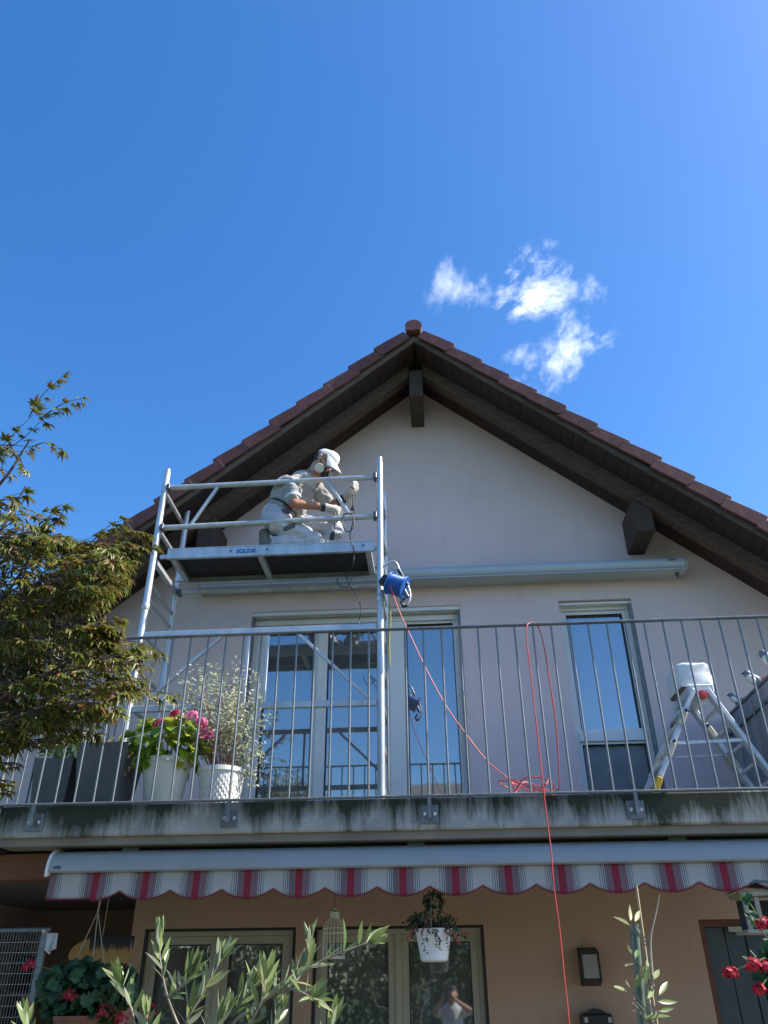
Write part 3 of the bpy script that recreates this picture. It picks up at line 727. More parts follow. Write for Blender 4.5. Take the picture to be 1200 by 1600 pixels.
hz_ = Vector((-hd.z * .0 + .28, 0, 1)); hz_ = (hz_ - hd * hz_.dot(hd)).normalized(); hx_ = hd.cross(hz_)
def H(f, s, u): return head + hd * f + hx_ * s + hz_ * u
body = organic('body', 'skin', man, [
    (H(-.015, 0, .03), H(.02, 0, .03), .088, .080), (H(.03, 0, -.045), H(.035, 0, -.07), .062, .048), (H(.02, 0, -.02), H(.02, 0, -.04), .073, .066),
    (H(.095, 0, -.005), H(.108, 0, -.025), .012, .016), (H(.083, 0, .028), H(.083, 0, .03), .022, .020), (H(.09, .02, -.068), H(.09, -.02, -.068), .012, .012),
    (H(.0, .082, -.005), H(-.008, .086, .02), .018, .02), (H(.0, -.082, -.005), H(-.008, -.086, .02), .018, .02),
    (H(-.02, 0, -.05), neck, .056, .060), (neck, upch, .058, .07), (upch, chest, .08, .09), (chest, pel, .09, .095),
    (upch, rsh, .055, .05), (rsh, rel, .047, .043), (rel, rwr, .044, .029), (rwr, rha, .028, .026),
    (upch, lsh, .055, .05), (lsh, lel, .047, .043), (lel, lwr, .042, .028), (lwr, lha, .027, .026),
    (pel, rhip, .09, .078), (rhip, rkn, .075, .052), (rkn, ran, .052, .040), (pel, lhip, .09, .078), (lhip, lkn, .075, .052), (lkn, lan, .052, .042)], .010, 3)
body.data.materials.append(MATS['skin_tan'])
for p_ in body.data.polygons:
    c_ = p_.center + ORG[body.name]
    if (c_ - head).length > .14: p_.material_index = 1
def lerp(a, b_, t_): return a.lerp(b_, t_)
shirt = organic('shirt', 'cloth_shirt', man, [
    (lerp(neck, upch, .55), upch, .068, .105), (upch, chest, .112, .124), (chest, lerp(chest, pel, .8), .124, .124),
    (upch, rsh, .08, .068), (rsh, lerp(rsh, rel, .72), .064, .060), (upch, lsh, .08, .068), (lsh, lerp(lsh, lel, .72), .064, .060),
    (wp(447, 762, 5.38), wp(440, 785, 5.38), .10, .105), (wp(475, 775, 5.42), wp(462, 796, 5.42), .08, .085)], .009, 3, wrinkle=.011)
MB().path([lerp(rsh, rel, .70), lerp(rsh, rel, .80)], [.0685, .0665], 16).build('sleeve_hem', 'cloth_white', man, smooth=60)
MB().path([lerp(neck, upch, .15), lerp(neck, upch, .5)], [.068, .082], 16).build('collar', 'cloth_shirt', man, smooth=60)
trs = organic('trousers', 'cloth_trouser', man, [
    (lerp(pel, chest, .15), pel, .122, .128), (pel, rhip, .125, .102), (rhip, rkn, .096, .070), (rkn, lerp(rkn, ran, .85), .072, .060),
    (pel, lhip, .118, .10), (lhip, lkn, .096, .070), (lkn, lerp(lkn, lan, .9), .074, .062)], .009, 3, wrinkle=.011)
bl = []
for i in range(25):
    a_ = 2 * PI * i / 24; ax_ = (chest - pel).normalized(); e1 = Vector((0, 1, 0)).cross(ax_).normalized()
    bl.append(lerp(pel, chest, .33) + e1 * (.131 * math.cos(a_)) + Vector((0, 1, 0)) * (.131 * math.sin(a_)))
MB().path(bl, .009, 6).build('belt', 'cloth_dark', man, smooth=60)
organic('knee_pocket', 'cloth_grey', man, [(wp(446, 826, 5.26), wp(458, 823, 5.265), .022, .03)], .006, 3)
organic('hip_pocket', 'cloth_grey', man, [(wp(440, 802, 5.285), wp(450, 798, 5.285), .026, .03)], .006, 3)
# shoes
for an, dy in ((ran, 0), (lan, 0)):
    if an is ran: pts = [(an, an + Vector((-.045, 0, -.01)), .047, .050), (an + Vector((-.05, 0, 0)), Vector((an.x - .06, an.y, ZP + .16)), .042, .045), (Vector((an.x - .055, an.y, ZP + .045)), Vector((an.x - .02, an.y, ZP + .032)), .04, .03)]
    else: pts = [(an, Vector((an.x, an.y, ZP + .045)), .048, .045), (Vector((an.x - .04, an.y, ZP + .04)), Vector((an.x + .15, an.y, ZP + .036)), .042, .036)]
    organic('shoe', 'leather_boot', man, pts, .008, 3)
# gloved hands
def hand(name, mat, par, wrist, palm, fdir, side, curl, gl=.018):
    f = Vector(fdir).normalized(); s_ = (Vector(side) - f * Vector(side).dot(f)).normalized(); n_ = s_.cross(f)
    caps = [(wrist, palm, .031 + gl * .3, .034 + gl * .2), (palm - s_ * .025, palm + s_ * .028, .02, .02), (palm + f * .03 - s_ * .03, palm + f * .03 + s_ * .03, .017, .016)]
    for i, L_ in enumerate((.070, .080, .074, .058)):
        b0 = palm + f * .04 + s_ * (-.032 + i * .021); a1 = curl * .6
        k1 = b0 + (f * math.cos(a1) + n_ * math.sin(a1)) * L_ * .45
        k2 = k1 + (f * math.cos(a1 * 2.1) + n_ * math.sin(a1 * 2.1)) * L_ * .35
        k3 = k2 + (f * math.cos(a1 * 3) + n_ * math.sin(a1 * 3)) * L_ * .28
        rr = .0095
        caps += [(b0, k1, rr + .001, rr), (k1, k2, rr, rr * .92), (k2, k3, rr * .92, rr * .8)]
    t0 = palm - s_ * .034; t1 = t0 - s_ * .028 + f * .03 + n_ * .012; t2 = t1 + f * .03 + n_ * .02 + s_ * .008
    caps += [(t0, t1, .013, .011), (t1, t2, .011, .009)]
    return organic(name, mat, par, caps, .0042, 2)
hand('glove', 'glove', man, lerp(rel, rwr, .97), rha, (rha - rwr) + Vector((.02, .03, -.005)), (0, -.2, 1), .9)
hand('glove', 'glove', man, lerp(lel, lwr, .95), lha, (lha - lwr) + Vector((.01, -.01, .02)), (0, -1, .2), 1.0)
MB().path([lerp(rel, rwr, .90), lerp(rel, rwr, 1.04)], [.036, .040], 14).build('glove_cuff', 'cloth_dark', man, smooth=60)
MB().path([lerp(lel, lwr, .55), lerp(lel, lwr, 1.0)], [.040, .038], 14).build('glove_cuff', 'cloth_dark', man, smooth=60)
# hair, cap, respirator, glasses
organic('hair', 'hair_dark', man, [(H(-.038, .03, .01), H(-.04, -.03, .0), .055, .055), (H(-.01, .078, .03), H(-.02, .074, -.0), .02, .02), (H(-.01, -.078, .03), H(-.02, -.074, 0), .02, .02)], .007, 3)
capm = MB(); prof = []
ncap = 24; rings = 8; vs = []
for i in range(rings + 1):
    th = (PI / 2) * i / rings
    for j in range(ncap):
        ph = 2 * PI * j / ncap
        q = .101 * math.cos(th) ** .55; front = .5 + .5 * math.cos(ph)
        vs.append(H(-.004 + q * math.cos(ph) * 1.06, q * math.sin(ph) * .92, .052 + (.050 + .040 * front) * math.sin(th) + .0035 * math.cos(ph * 6) * math.cos(th) - .012 * (1 - front) * (1 - i / rings)))
capm.add(vs, [(i * ncap + j, i * ncap + (j + 1) % ncap, (i + 1) * ncap + (j + 1) % ncap, (i + 1) * ncap + j) for i in range(rings) for j in range(ncap)])
cap_ = capm.build('cap', 'cloth_white', man, smooth=60)
vis = []; nv = 14
for lay in (0, .006):
    for i in range(nv + 1):
        ph = -1.15 + 2.3 * i / nv
        for rr in (.100, .125, .150, .178):
            sh = (rr - .1) / .078
            f_ = -.004 + .112 * math.cos(ph) * 1.04 + sh * .105 * math.cos(ph * .75); s_ = .105 * math.sin(ph) * (1 - .12 * sh)
            vis.append(H(f_, s_, .054 + lay - sh * .042 - .040 * abs(math.sin(ph)) ** 2 * sh))
w4 = 4; half = (nv + 1) * w4
fs = []
for i in range(nv):
    for j in range(w4 - 1):
        a_ = i * w4 + j
        fs += [(a_, a_ + 1, a_ + w4 + 1, a_ + w4), (half + a_, half + a_ + w4, half + a_ + w4 + 1, half + a_ + 1)]
    fs.append((i * w4 + 3, half + i * w4 + 3, half + (i + 1) * w4 + 3, (i + 1) * w4 + 3))
MB().add(vis, fs).build('cap_peak', 'cloth_white', cap_, smooth=60)
MB().ball(H(.0, 0, .124), .007, 8).build('cap_button', 'cloth_white', cap_, smooth=60)
MB().ball(H(-.12, 0, .05), .012, 8).build('cap_strap', 'cloth_white', cap_, smooth=60)
rsp = organic('respirator', 'plastic_black', man, [(H(.075, .0, -.05), H(.095, 0, -.07), .042, .036), (H(.06, .035, -.06), H(.06, -.035, -.06), .03, .03)], .006, 3)
for s_ in (-1, 1):
    c_ = H(.065, s_ * .060, -.075); ax_ = (hx_ * s_ * .9 + hd * .35).normalized()
    MB().lathe(c_, [(0, -.005), (.034, -.005), (.040, .002), (.040, .022), (.034, .028), (0, .028)], 18, axis=ax_).build('filter', 'plastic_cream', rsp, smooth=40)
MB().path([H(.06, -.06, -.04), H(.0, -.092, .0), H(-.09, -.04, .01)], .004, 6).path([H(.06, .06, -.04), H(.0, .092, .0), H(-.09, .04, .01)], .004, 6).build('respirator_strap', 'cloth_dark', rsp)
gl = MB()
for s_ in (-1, 1):
    ring = [H(.098, s_ * .033 + .024 * math.cos(a_), .012 + .018 * math.sin(a_)) for a_ in [2 * PI * i / 14 for i in range(15)]]
    gl.path(ring, .0028, 6); gl.path([H(.096, s_ * .056, .016), H(.0, s_ * .090, .018)], .0025, 6)
gl.build('glasses', 'plastic_black', man)

# black lead the worker is coiling
c3 = [lha + Vector((.0, -.03, .02)), wp(552, 780, 5.44), wp(553, 795, 5.36), wp(553, 808, 5.24), wp(553, 822, 5.215), wp(545, 831, 5.21), wp(537, 824, 5.21), wp(534, 812, 5.212), wp(540, 803, 5.214), wp(549, 803, 5.216), wp(552, 812, 5.218), wp(549, 826, 5.22), wp(547, 838, 5.225), wp(551, 852, 5.235), wp(553, 862, 5.24)]
bk = thing('power_lead', 'thin black power lead looping from the kneeling worker hand down past the platform', 'cable', tuple(wp(553, 862, 5.24)))
lo = [wp(553, 862, 5.24), wp(552, 880, 5.236), wp(546, 892, 5.30), wp(541, 898, 5.40), wp(543, 908, 5.42), wp(547, 916, 5.42), wp(553, 924, 5.42), wp(561, 938, 5.40), wp(564, 955, 5.40), wp(561, 972, 5.38), wp(566, 984, 5.36), wp(580, 990, 5.33), wp(588, 978, 5.30)]
MB().path(spline(c3 + lo[1:], 8), .0042, 8).build('lead', 'cable_black', bk, smooth=70)
MB().path(spline([wp(527, 903, 5.43), wp(529, 913, 5.425), wp(537, 918, 5.42), wp(546, 914, 5.42), wp(550, 904, 5.42)], 8), .004, 8).build('loop', 'cable_black', bk, smooth=70)
cl = MB()
for i in range(4):
    x0 = 545 + i * 3.2
    cl.path(spline([lha + Vector((0, -.035, .03)), wp(x0 + 1, 768, 5.41), wp(x0, 783, 5.40), wp(549 + i, 797, 5.39), lha + Vector((.01, -.02, -.09))], 6), .0036, 6)
cl.build('hank', 'cable_black', bk, smooth=70)
pg = thing('plug', 'small black plug dangling on its lead below the worker knee', 'plug', tuple(wp(519, 842, 5.30)))
MB().path([wp(518.5, 842, 5.30), wp(519.5, 838, 5.30), wp(520.5, 834, 5.30), wp(521.5, 831, 5.30)], [.020, .022, .018, .007], 12).build('plug_body', 'plastic_black', pg, smooth=40)
MB().path(spline([wp(521.5, 831, 5.30), wp(523, 822, 5.30), wp(522, 812, 5.30), wp(524, 800, 5.33)], 5), .0038, 8).build('lead_end', 'cable_black', pg, smooth=70)

# ================================================================== cable reel on the scaffold pole
rc = wp(621, 915, 5.17)
reel = thing('cable_reel', 'blue cable reel with bent steel tube stand hanging on the scaffold pole', 'cable reel', tuple(rc))
ax_ = Vector((.88, -.15, -.42)).normalized(); vx = Vector((0, 0, 1)); vx = (vx - ax_ * vx.dot(ax_)).normalized(); wx = ax_.cross(vx)
MB().lathe(rc - ax_ * .07, [(.0, 0), (.085, 0), (.088, .006), (.085, .012), (.066, .016), (.066, .118), (.085, .122), (.088, .128), (.085, .134), (0, .134)], 28, axis=ax_).build('drum', 'plastic_blue', reel, smooth=35)
cw = MB()
for i in range(11): 
    c_ = rc - ax_ * (.052 - i * .0098)
    cw.path([c_ + (vx * math.cos(a_) + wx * math.sin(a_)) * (.071 + .003 * (i % 2)) for a_ in [2 * PI * j / 20 for j in range(21)]], .0052, 6, cap=False)
cw.build('wound_cable', 'plastic_blue', reel, smooth=60)
yy = 5.15
tubep = spline([wp(598, 886, yy), wp(606, 881, yy), wp(615, 877.5, yy), wp(620, 881, yy), wp(624, 890, yy), wp(632, 905, yy), wp(639, 920, yy), wp(641, 931, yy), wp(639, 940, yy), wp(633, 946, yy), wp(629, 944, yy)], 6)
MB().path(tubep, .0085, 10).build('tube_stand', 'aluminium', reel, smooth=60)
MB().path([wp(622.5, 890, yy), wp(637.5, 915, yy)], .0135, 10).build('grip', 'plastic_black', reel, smooth=60)
MB().bar(wp(617, 897, yy + .02), wp(637, 934, yy + .02), .016, .03).build('side_plate', 'steel_dark', reel, bevel=.003)
MB().path([wp(632, 935, yy), wp(627, 941, yy), wp(630, 948, yy), wp(636, 946, yy)], .011, 10).build('foot_hook', 'plastic_black', reel, smooth=60)
MB().bar(wp(603, 903, yy + .02), wp(620, 897, yy + .02), .012, .012).build('cross_bar', 'steel_dark', reel)
MB().bar(rc - ax_ * .075, rc - ax_ * .11 + Vector((-.02, 0, .02)), .05, .08).build('socket_plate', 'plastic_black', reel, bevel=.006)
MB().path(spline([wp(609, 945, 5.20), wp(610, 970, 5.215), wp(608, 1000, 5.22), wp(609, 1040, 5.225)], 6), .006, 8).build('strap', 'strap_olive', reel, smooth=60)

# ================================================================== red lead over the railing
redt = thing('red_lead', 'long thin red lead running from the cable reel over the railing to the ground', 'cable', tuple(wp(862, 1340, 4.68)))
red_pts = [wp(609, 910, 5.12), wp(613, 925, 5.10), wp(625, 958, 5.06), wp(648, 1008, 5.04), wp(672, 1058, 5.02), wp(700, 1108, 5.0), wp(730, 1150, 4.98), wp(762, 1190, 4.97), wp(795, 1218, 4.96)]
def fl(x, y): # rests on the balcony floor
    return Vector((x, y, 2.563))
c0 = wp(828, 1228, 4.95)
coil = []
for i in range(60):
    a_ = i / 60 * 2 * PI * 3.4; rr = .11 + .028 * math.sin(i * .61) + .02 * math.sin(i * .23)
    coil.append(Vector((c0.x + rr * math.cos(a_ + 2.4) * (1.1 + .25 * math.sin(i * .3)), 4.93 + rr * .5 * math.sin(a_ + 2.4), 2.64 + .045 * math.sin(a_ * 1.37) + .0003 * i)))
red_pts += coil
red_pts += [wp(862, 1236, 4.92), wp(871, 1235, 4.90), wp(874, 1225, 4.89), wp(872, 1180, 4.86), wp(867, 1120, 4.82), wp(858, 1060, 4.79), wp(850, 1010, 4.77), wp(842, 982, 4.765), wp(834, 973, 4.757), Vector((wp(828, 972, 4.75).x, 4.748, RT + .0105)), wp(823.5, 978, 4.722), wp(823, 1000, 4.712), wp(830, 1060, 4.705), wp(840, 1150, 4.70), wp(850, 1240, 4.695), wp(856, 1290, 4.685), wp(861, 1330, 4.672), wp(866, 1390, 4.664), wp(874, 1450, 4.66), wp(882, 1530, 4.66), wp(890, 1605, 4.655)]
e_ = red_pts[-1]
red_pts += [Vector((e_.x - .01, e_.y, .9)), Vector((e_.x - .02, e_.y, .25)), Vector((e_.x + .0, e_.y - .08, .02)), Vector((e_.x + .2, e_.y - .3, .014))]
MB().path(spline(red_pts, 5), .0040, 8).build('lead', 'hose_red', redt, smooth=70)

# ================================================================== leaves and plants
def leaf_shape(L_, W_, n=5, fold=.18, droop=.12, pw=.9, tip=1.0):
    """a blade along +Y in the XY plane, folded on its midrib"""
    vs = [(0, 0, 0)]; fs = []
    for i in range(1, n):
        t_ = i / n; wd = W_ / 2 * math.sin(PI * t_ ** pw) * (1 if t_ < .6 else tip)
        z = -droop * L_ * t_ * t_
        vs += [(-wd, t_ * L_, z + fold * wd), (0, t_ * L_, z), (wd, t_ * L_, z + fold * wd)]
    vs.append((0, L_, -droop * L_))
    fs += [(0, 2, 1), (0, 3, 2)]
    for i in range(n - 2):
        a_ = 1 + i * 3
        fs += [(a_, a_ + 1, a_ + 4, a_ + 3), (a_ + 1, a_ + 2, a_ + 5, a_ + 4)]
    a_ = 1 + (n - 2) * 3; e = len(vs) - 1
    fs += [(a_, a_ + 1, e), (a_ + 1, a_ + 2, e)]
    return [Vector(v) for v in vs], fs
def plain_mesh(vs, fs, name, mat):
    me = bpy.data.meshes.new(name); me.from_pydata([tuple(v) for v in vs], [], fs); me.update(); me.materials.append(MATS[mat]); me.shade_smooth(); return me
def rnd(a, b_): return random.uniform(a, b_)
def rvec(s=1.0): return Vector((rnd(-s, s), rnd(-s, s), rnd(-s, s)))
class Leaves:
    """many leaves joined in one mesh"""
    def __init__(s): s.v = []; s.f = []
    def add(s, shape, mtx):
        o = len(s.v); s.v += [mtx @ v for v in shape[0]]; s.f += [tuple(i + o for i in f) for f in shape[1]]
    def build(s, name, mat, parent, kind='stuff'):
        o_ = ORG[parent.name]
        me = plain_mesh([v - o_ for v in s.v], s.f, name, mat)
        o = bpy.data.objects.new(name, me); COL.objects.link(o); o.parent = parent; ORG[o.name] = o_
        if kind: o['kind'] = kind
        return o
def lm(origin, ydir, zdir, sc_=1.0): return frame_from(origin, ydir, zdir) @ Matrix.Scale(sc_, 4)

# ---- japanese maple
def maple_leaf(seed):
    random.seed(seed); vs, fs = [], []
    lobes = [(-104, .42), (-66, .72), (-30, .93), (0, 1.0), (29, .93), (64, .74), (101, .44)]
    for a_, L_ in lobes:
        L_ = L_ * .058 * rnd(.9, 1.1); a_ += rnd(-6, 6)
        v, f = leaf_shape(L_, .0135 * (.6 + L_ / .058 * .5), 5, .5, rnd(.10, .42), .72, .8)
        m_ = Matrix.Rotation(-R(a_), 4, 'Z') @ Matrix.Rotation(R(rnd(-12, 6)), 4, 'X')
        o = len(vs); vs += [m_ @ q + Vector((0, .004, 0)) for q in v]; fs += [tuple(i + o for i in g) for g in f]
    # short leaf stalk
    o = len(vs); vs += [Vector((-.0006, -.022, -.004)), Vector((.0006, -.022, -.004)), Vector((.0006, .006, 0)), Vector((-.0006, .006, 0))]; fs.append((o, o + 1, o + 2, o + 3))
    return vs, fs
mshapes = [maple_leaf(i) for i in range(5)]
mmesh = [plain_mesh(v, f, 'leaf', 'leaf_maple') for v, f in mshapes]
random.seed(21)
mt = thing('maple_tree', 'japanese maple with finely cut bronze green leaves in front of the railing', 'tree', (-2.75, 3.3, 0))
trunk_p = [(-2.75, 3.3, -.05), (-2.72, 3.3, .7), (-2.8, 3.25, 1.4), (-2.68, 3.3, 2.0), (-2.6, 3.32, 2.6), (-2.55, 3.3, 3.2), (-2.5, 3.3, 3.7)]
mtr = MB().path(spline(trunk_p, 5), [.075 - .055 * i / 30 for i in range(31)], 10).build('trunk', 'bark', mt, smooth=60)
limbs = MB()
leafset = []           # (matrix)
def twig(a, b_, sag, nl, r0=.004, spread=.5, size=1.0, last=True):
    a, b_ = Vector(a), Vector(b_); L_ = (b_ - a).length
    mid = (a + b_) / 2 + Vector((0, 0, sag)) + rvec(.03)
    pts = spline([a, mid, b_], 5); limbs.path(pts, [r0 * (1 - .75 * i / (len(pts) - 1)) for i in range(len(pts))], 5)
    for i in range(nl):
        t_ = .12 + .88 * (i + .5) / nl; q = t_ * (len(pts) - 1); k_ = min(int(q), len(pts) - 2); p = pts[k_].lerp(pts[k_ + 1], q - k_)
        d = (pts[k_ + 1] - pts[k_]).normalized()
        for sd_ in (-1, 1):
            if random.random() < .26: continue
            side = d.cross(Vector((0, 0, 1))).normalized() * sd_
            yd = (d * rnd(.3, 1.0) + side * spread * rnd(.5, 1.4) + Vector((rnd(-.1, .25), 0, rnd(-.75, .05)))).normalized()
            zd = Vector((rnd(-.25, .55), rnd(-.55, .2), 1)); o = p + yd * .02 + Vector((0, 0, -.004))
            leafset.append(lm(o, yd, zd, size * rnd(.62, 1.36)))
    if last:
        yd = ((b_ - pts[-2]).normalized() + Vector((0, 0, -.2))).normalized(); leafset.append(lm(b_, yd, Vector((0, -.2, 1)), size * .9))
def tw(px0, py0, px1, py1, Y0, Y1, nl, sag=.02, **k): twig(P(px0, py0, Y0), P(px1, py1, Y1), sag, nl, **k)
# open sprays against the sky (each leaf a part of its own)
tw(-40, 745, 60, 640, 3.3, 3.28, 6, .0); tw(45, 652, 100, 586, 3.28, 3.3, 6, .01)
tw(-30, 720, 70, 652, 3.26, 3.22, 5, .0); tw(62, 655, 130, 622, 3.22, 3.2, 6, .02)
tw(-30, 695, 55, 698, 3.3, 3.25, 4, .0); tw(50, 698, 98, 704, 3.25, 3.25, 3, .0)
tw(-30, 690, 42, 735, 3.3, 3.3, 5, .02); tw(-30, 720, 20, 742, 3.2, 3.2, 3, .01); tw(-30, 700, 45, 705, 3.35, 3.4, 4)
tw(-30, 800, 40, 768, 3.2, 3.2, 5, .0); tw(-20, 790, 20, 785, 3.1, 3.1, 3)
tw(35, 905, 70, 800, 3.3, 3.3, 8, .0); tw(60, 820, 98, 792, 3.3, 3.3, 5); tw(40, 850, 92, 810, 3.28, 3.26, 5)
tw(70, 870, 150, 838, 3.3, 3.3, 6); tw(140, 850, 192, 812, 3.3, 3.35, 5); tw(160, 850, 232, 838, 3.3, 3.35, 6)
tw(190, 860, 238, 852, 3.3, 3.3, 5); tw(150, 1010, 255, 1022, 3.2, 3.2, 7); tw(160, 1075, 275, 1085, 3.2, 3.25, 8, .03)
n_open = len(leafset)
# the dense layered masses: limbs fan out from the trunk
masses = [(-30, 60, 800, 830, .6, 9), (0, 110, 835, 850, .8, 16), (40, 215, 850, 885, 1.0, 26), (10, 200, 890, 925, 1.0, 24), (0, 170, 930, 955, .8, 20),
          (10, 195, 965, 1000, .9, 24), (20, 235, 1005, 1045, 1.0, 26), (0, 225, 1055, 1085, .9, 24), (0, 190, 1095, 1120, .7, 20), (-10, 170, 1130, 1160, .5, 16),
          (-30, 40, 1160, 1200, .3, 6), (-40, 20, 1200, 1245, .2, 4)]
for (xa, xb, ya, yb, dep, n_) in masses:
    for i in range(n_):
        x1 = rnd(xa, xb) if random.random() > .35 else rnd(xb - 40, xb); y1 = rnd(ya, yb) + (xb - x1) * rnd(-.08, .10)
        Y1 = 3.25 + rnd(-.35, .5) * dep; Y0 = Y1 + rnd(-.1, .1)
        tw(x1 - rnd(60, 120), y1 + rnd(-14, 30), x1, y1, Y0, Y1, random.randint(5, 8), rnd(-.01, .04), size=rnd(.85, 1.05))
for (x0, y0, x1, y1) in ((-60, 1000, 60, 850), (-60, 1050, 120, 900), (-60, 1100, 150, 1010), (-60, 900, 40, 760), (-50, 800, 45, 690), (-60, 1120, 150, 1080), (-60, 1140, 110, 1130)):
    limbs.path(spline([P(x0 - 60, y0 + 60, 3.35), P((x0 + x1) / 2, (y0 + y1) / 2 + 14, 3.3), P(x1, y1, 3.28)], 6), [.013 - .0095 * i / 12 for i in range(13)], 6)
limbs.build('branches', 'twig_dark', mt, smooth=60)
crown = Leaves()
for i, m_ in enumerate(leafset):
    if i < 290 and i < n_open + 60: piece('leaf', mmesh[i % 5], m_, mt)
    else: crown.add(mshapes[i % 5], m_)
crown.build('crown', 'leaf_maple', mt)
# the deeper leaves behind, simpler shapes in the shade-darkened colour, that close the crown
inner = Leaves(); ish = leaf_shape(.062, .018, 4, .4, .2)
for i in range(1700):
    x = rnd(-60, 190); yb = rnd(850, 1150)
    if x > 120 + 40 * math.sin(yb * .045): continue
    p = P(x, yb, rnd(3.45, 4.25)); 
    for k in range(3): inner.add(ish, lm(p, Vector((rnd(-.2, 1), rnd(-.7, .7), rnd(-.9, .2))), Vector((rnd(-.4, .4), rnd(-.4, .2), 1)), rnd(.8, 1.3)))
inner.build('inner_foliage', 'leaf_maple_shaded', mt)

# ---- olive shrub in the foreground
oshapes = [leaf_shape(.054, .0118, 5, .25, d_, .85) for d_ in (-.1, .03, .14)]
omesh = [plain_mesh(v, f, 'leaf', 'leaf_olive') for v, f in oshapes]
ol = thing('olive_shrub', 'young olive shrub with sunlit grey green leaves in front of the patio windows', 'shrub', (-.38, 1.95, 0))
ost = MB(); random.seed(5); oleaf = []
def olive_branch(pts, n, r0=.0035, L_=1.0, bare=0.0, tipn=4):
    n = int(n * 1.7); tipn += 2
    q = spline(pts, 6); ost.path(q, [r0 * (1 - .65 * i / (len(q) - 1)) for i in range(len(q))], 6)
    for i in range(n):
        t_ = bare + (1 - bare) * (i + .5) / n; s_ = t_ * (len(q) - 1); k_ = min(int(s_), len(q) - 2); p = q[k_].lerp(q[k_ + 1], s_ - k_); d = (q[k_ + 1] - q[k_]).normalized()
        a0 = rnd(0, PI)
        for h in (0, PI):
            o1 = d.orthogonal().normalized(); sdv = (Matrix.Rotation(a0 + h, 3, d) @ o1)
            yd = (d * rnd(.35, .8) + sdv * rnd(.4, .9) + Vector((0, 0, rnd(.25, .75)))).normalized()
            zd = (Vector((rnd(-.5, .8), rnd(-.7, .2), .55)))
            oleaf.append(lm(p, yd, zd, L_ * rnd(.7, 1.2)))
    for i in range(tipn):
        d = (q[-1] - q[-2]).normalized()
        yd = (d + rvec(.5) + Vector((0, 0, .5))).normalized(); oleaf.append(lm(q[-1], yd, Vector((rnd(-.5, .8), -.5, .4)), L_ * rnd(.7, 1.1)))
OB = P(400, 1720, 1.95)
def ob(*a, **k): olive_branch([P(x, y, Y) for x, y, Y in a], **k)
ob((330, 1700, 1.95), (225, 1620, 1.9), (205, 1575, 1.88), (190, 1538, 1.88), n=3, bare=.55, tipn=5)
ob((330, 1700, 1.95), (285, 1615, 1.92), (262, 1558, 1.9), (252, 1510, 1.9), (248, 1472, 1.9), n=3, bare=.6, tipn=5)
ob((262, 1558, 1.9), (278, 1545, 1.88), (300, 1522, 1.86), n=4, tipn=5)
ob((330, 1700, 1.95), (292, 1610, 1.86), (312, 1560, 1.85), (345, 1500, 1.85), n=9, bare=.35, tipn=5)
ob((340, 1700, 1.95), (330, 1620, 1.9), (370, 1575, 1.9), (395, 1540, 1.9), n=7, bare=.3, tipn=5)
ob((380, 1700, 1.95), (360, 1610, 1.95), (400, 1572, 1.93), (440, 1545, 1.9), (490, 1508, 1.88), (560, 1478, 1.86), (575, 1473, 1.86), n=6, bare=.35, tipn=7)
ob((440, 1545, 1.9), (465, 1530, 1.92), (482, 1500, 1.93), (484, 1475, 1.93), n=5, bare=.2, tipn=4)
ob((450, 1543, 1.9), (470, 1550, 1.85), (488, 1560, 1.82), n=3, tipn=6)
ob((360, 1640, 1.95), (390, 1600, 1.88), (410, 1560, 1.86), (415, 1530, 1.86), n=6, bare=.3, tipn=5)
ob((420, 1680, 1.95), (425, 1620, 1.9), (435, 1590, 1.9), n=5, tipn=5)
ob((480, 1690, 1.95), (505, 1640, 1.9), (520, 1600, 1.9), n=4, tipn=6)
ob((300, 1690, 1.95), (330, 1620, 1.84), (350, 1585, 1.83), n=5, tipn=4); ob((250, 1680, 1.95), (235, 1630, 1.9), (228, 1590, 1.9), n=4, tipn=5)
ob((60, 1690, 1.95), (45, 1630, 1.9), (40, 1602, 1.9), n=3, tipn=5)
ost.path(spline([(-.38, 1.95, .0), (-.37, 1.97, .5), (-.40, 1.95, 1.0), P(360, 1690, 1.95)], 6), [.022 - .016 * i / 18 for i in range(19)], 8)
for x in (250, 330, 480, 60): ost.path(spline([(-.385, 1.95, .9), P(x * .7 + 120, 1760, 1.95), P(x, 1690, 1.95)], 5), .005, 6)
ost.build('stems', 'twig_olive', ol, smooth=60)
rest = Leaves()
for i, m_ in enumerate(oleaf):
    if i < 300: piece('leaf', omesh[i % 3], m_, ol)
    else: rest.add(oshapes[i % 3], m_)
if rest.v: rest.build('foliage', 'leaf_olive', ol)

# ---- staked sapling
sp = thing('staked_sapling', 'sparse olive sapling tied to a green garden stake by the tan wall', 'sapling', tuple(Vector((P(998, 1600, 1.8).x, 1.8, 0))))
s0 = P(991, 1448, 1.8); s1 = P(1004, 1600, 1.8); s2 = Vector((s1.x + .02, 1.8, .0))
stk = MB().path([s2, s1, s0], [.0082, .0082, .0082], 12).build('stake', 'stake_green', sp, smooth=60)
MB().lathe(s0 - Vector((0, 0, .016)), [(.0084, 0), (.0100, .002), (.0100, .010), (.0090, .014), (.0090, .020)], 12).build('stake_cap', 'stake_green', stk, smooth=40)
MB().path([Vector((s1.x + .05, 1.86, 0)), P(1010, 1500, 1.86), P(994, 1384, 1.86)], .0028, 6).build('cane', 'bamboo', sp, smooth=60)
stm = MB(); sl = []
random.seed(12)
mainp = spline([Vector((s1.x + .02, 1.76, .3)), P(1022, 1620, 1.77), P(1020, 1540, 1.77), P(1016, 1470, 1.77), P(1024, 1430, 1.77), P(1031, 1396, 1.77)], 6)
stm.path(mainp, [.0042 - .0032 * i / (len(mainp) - 1) for i in range(len(mainp))], 6)
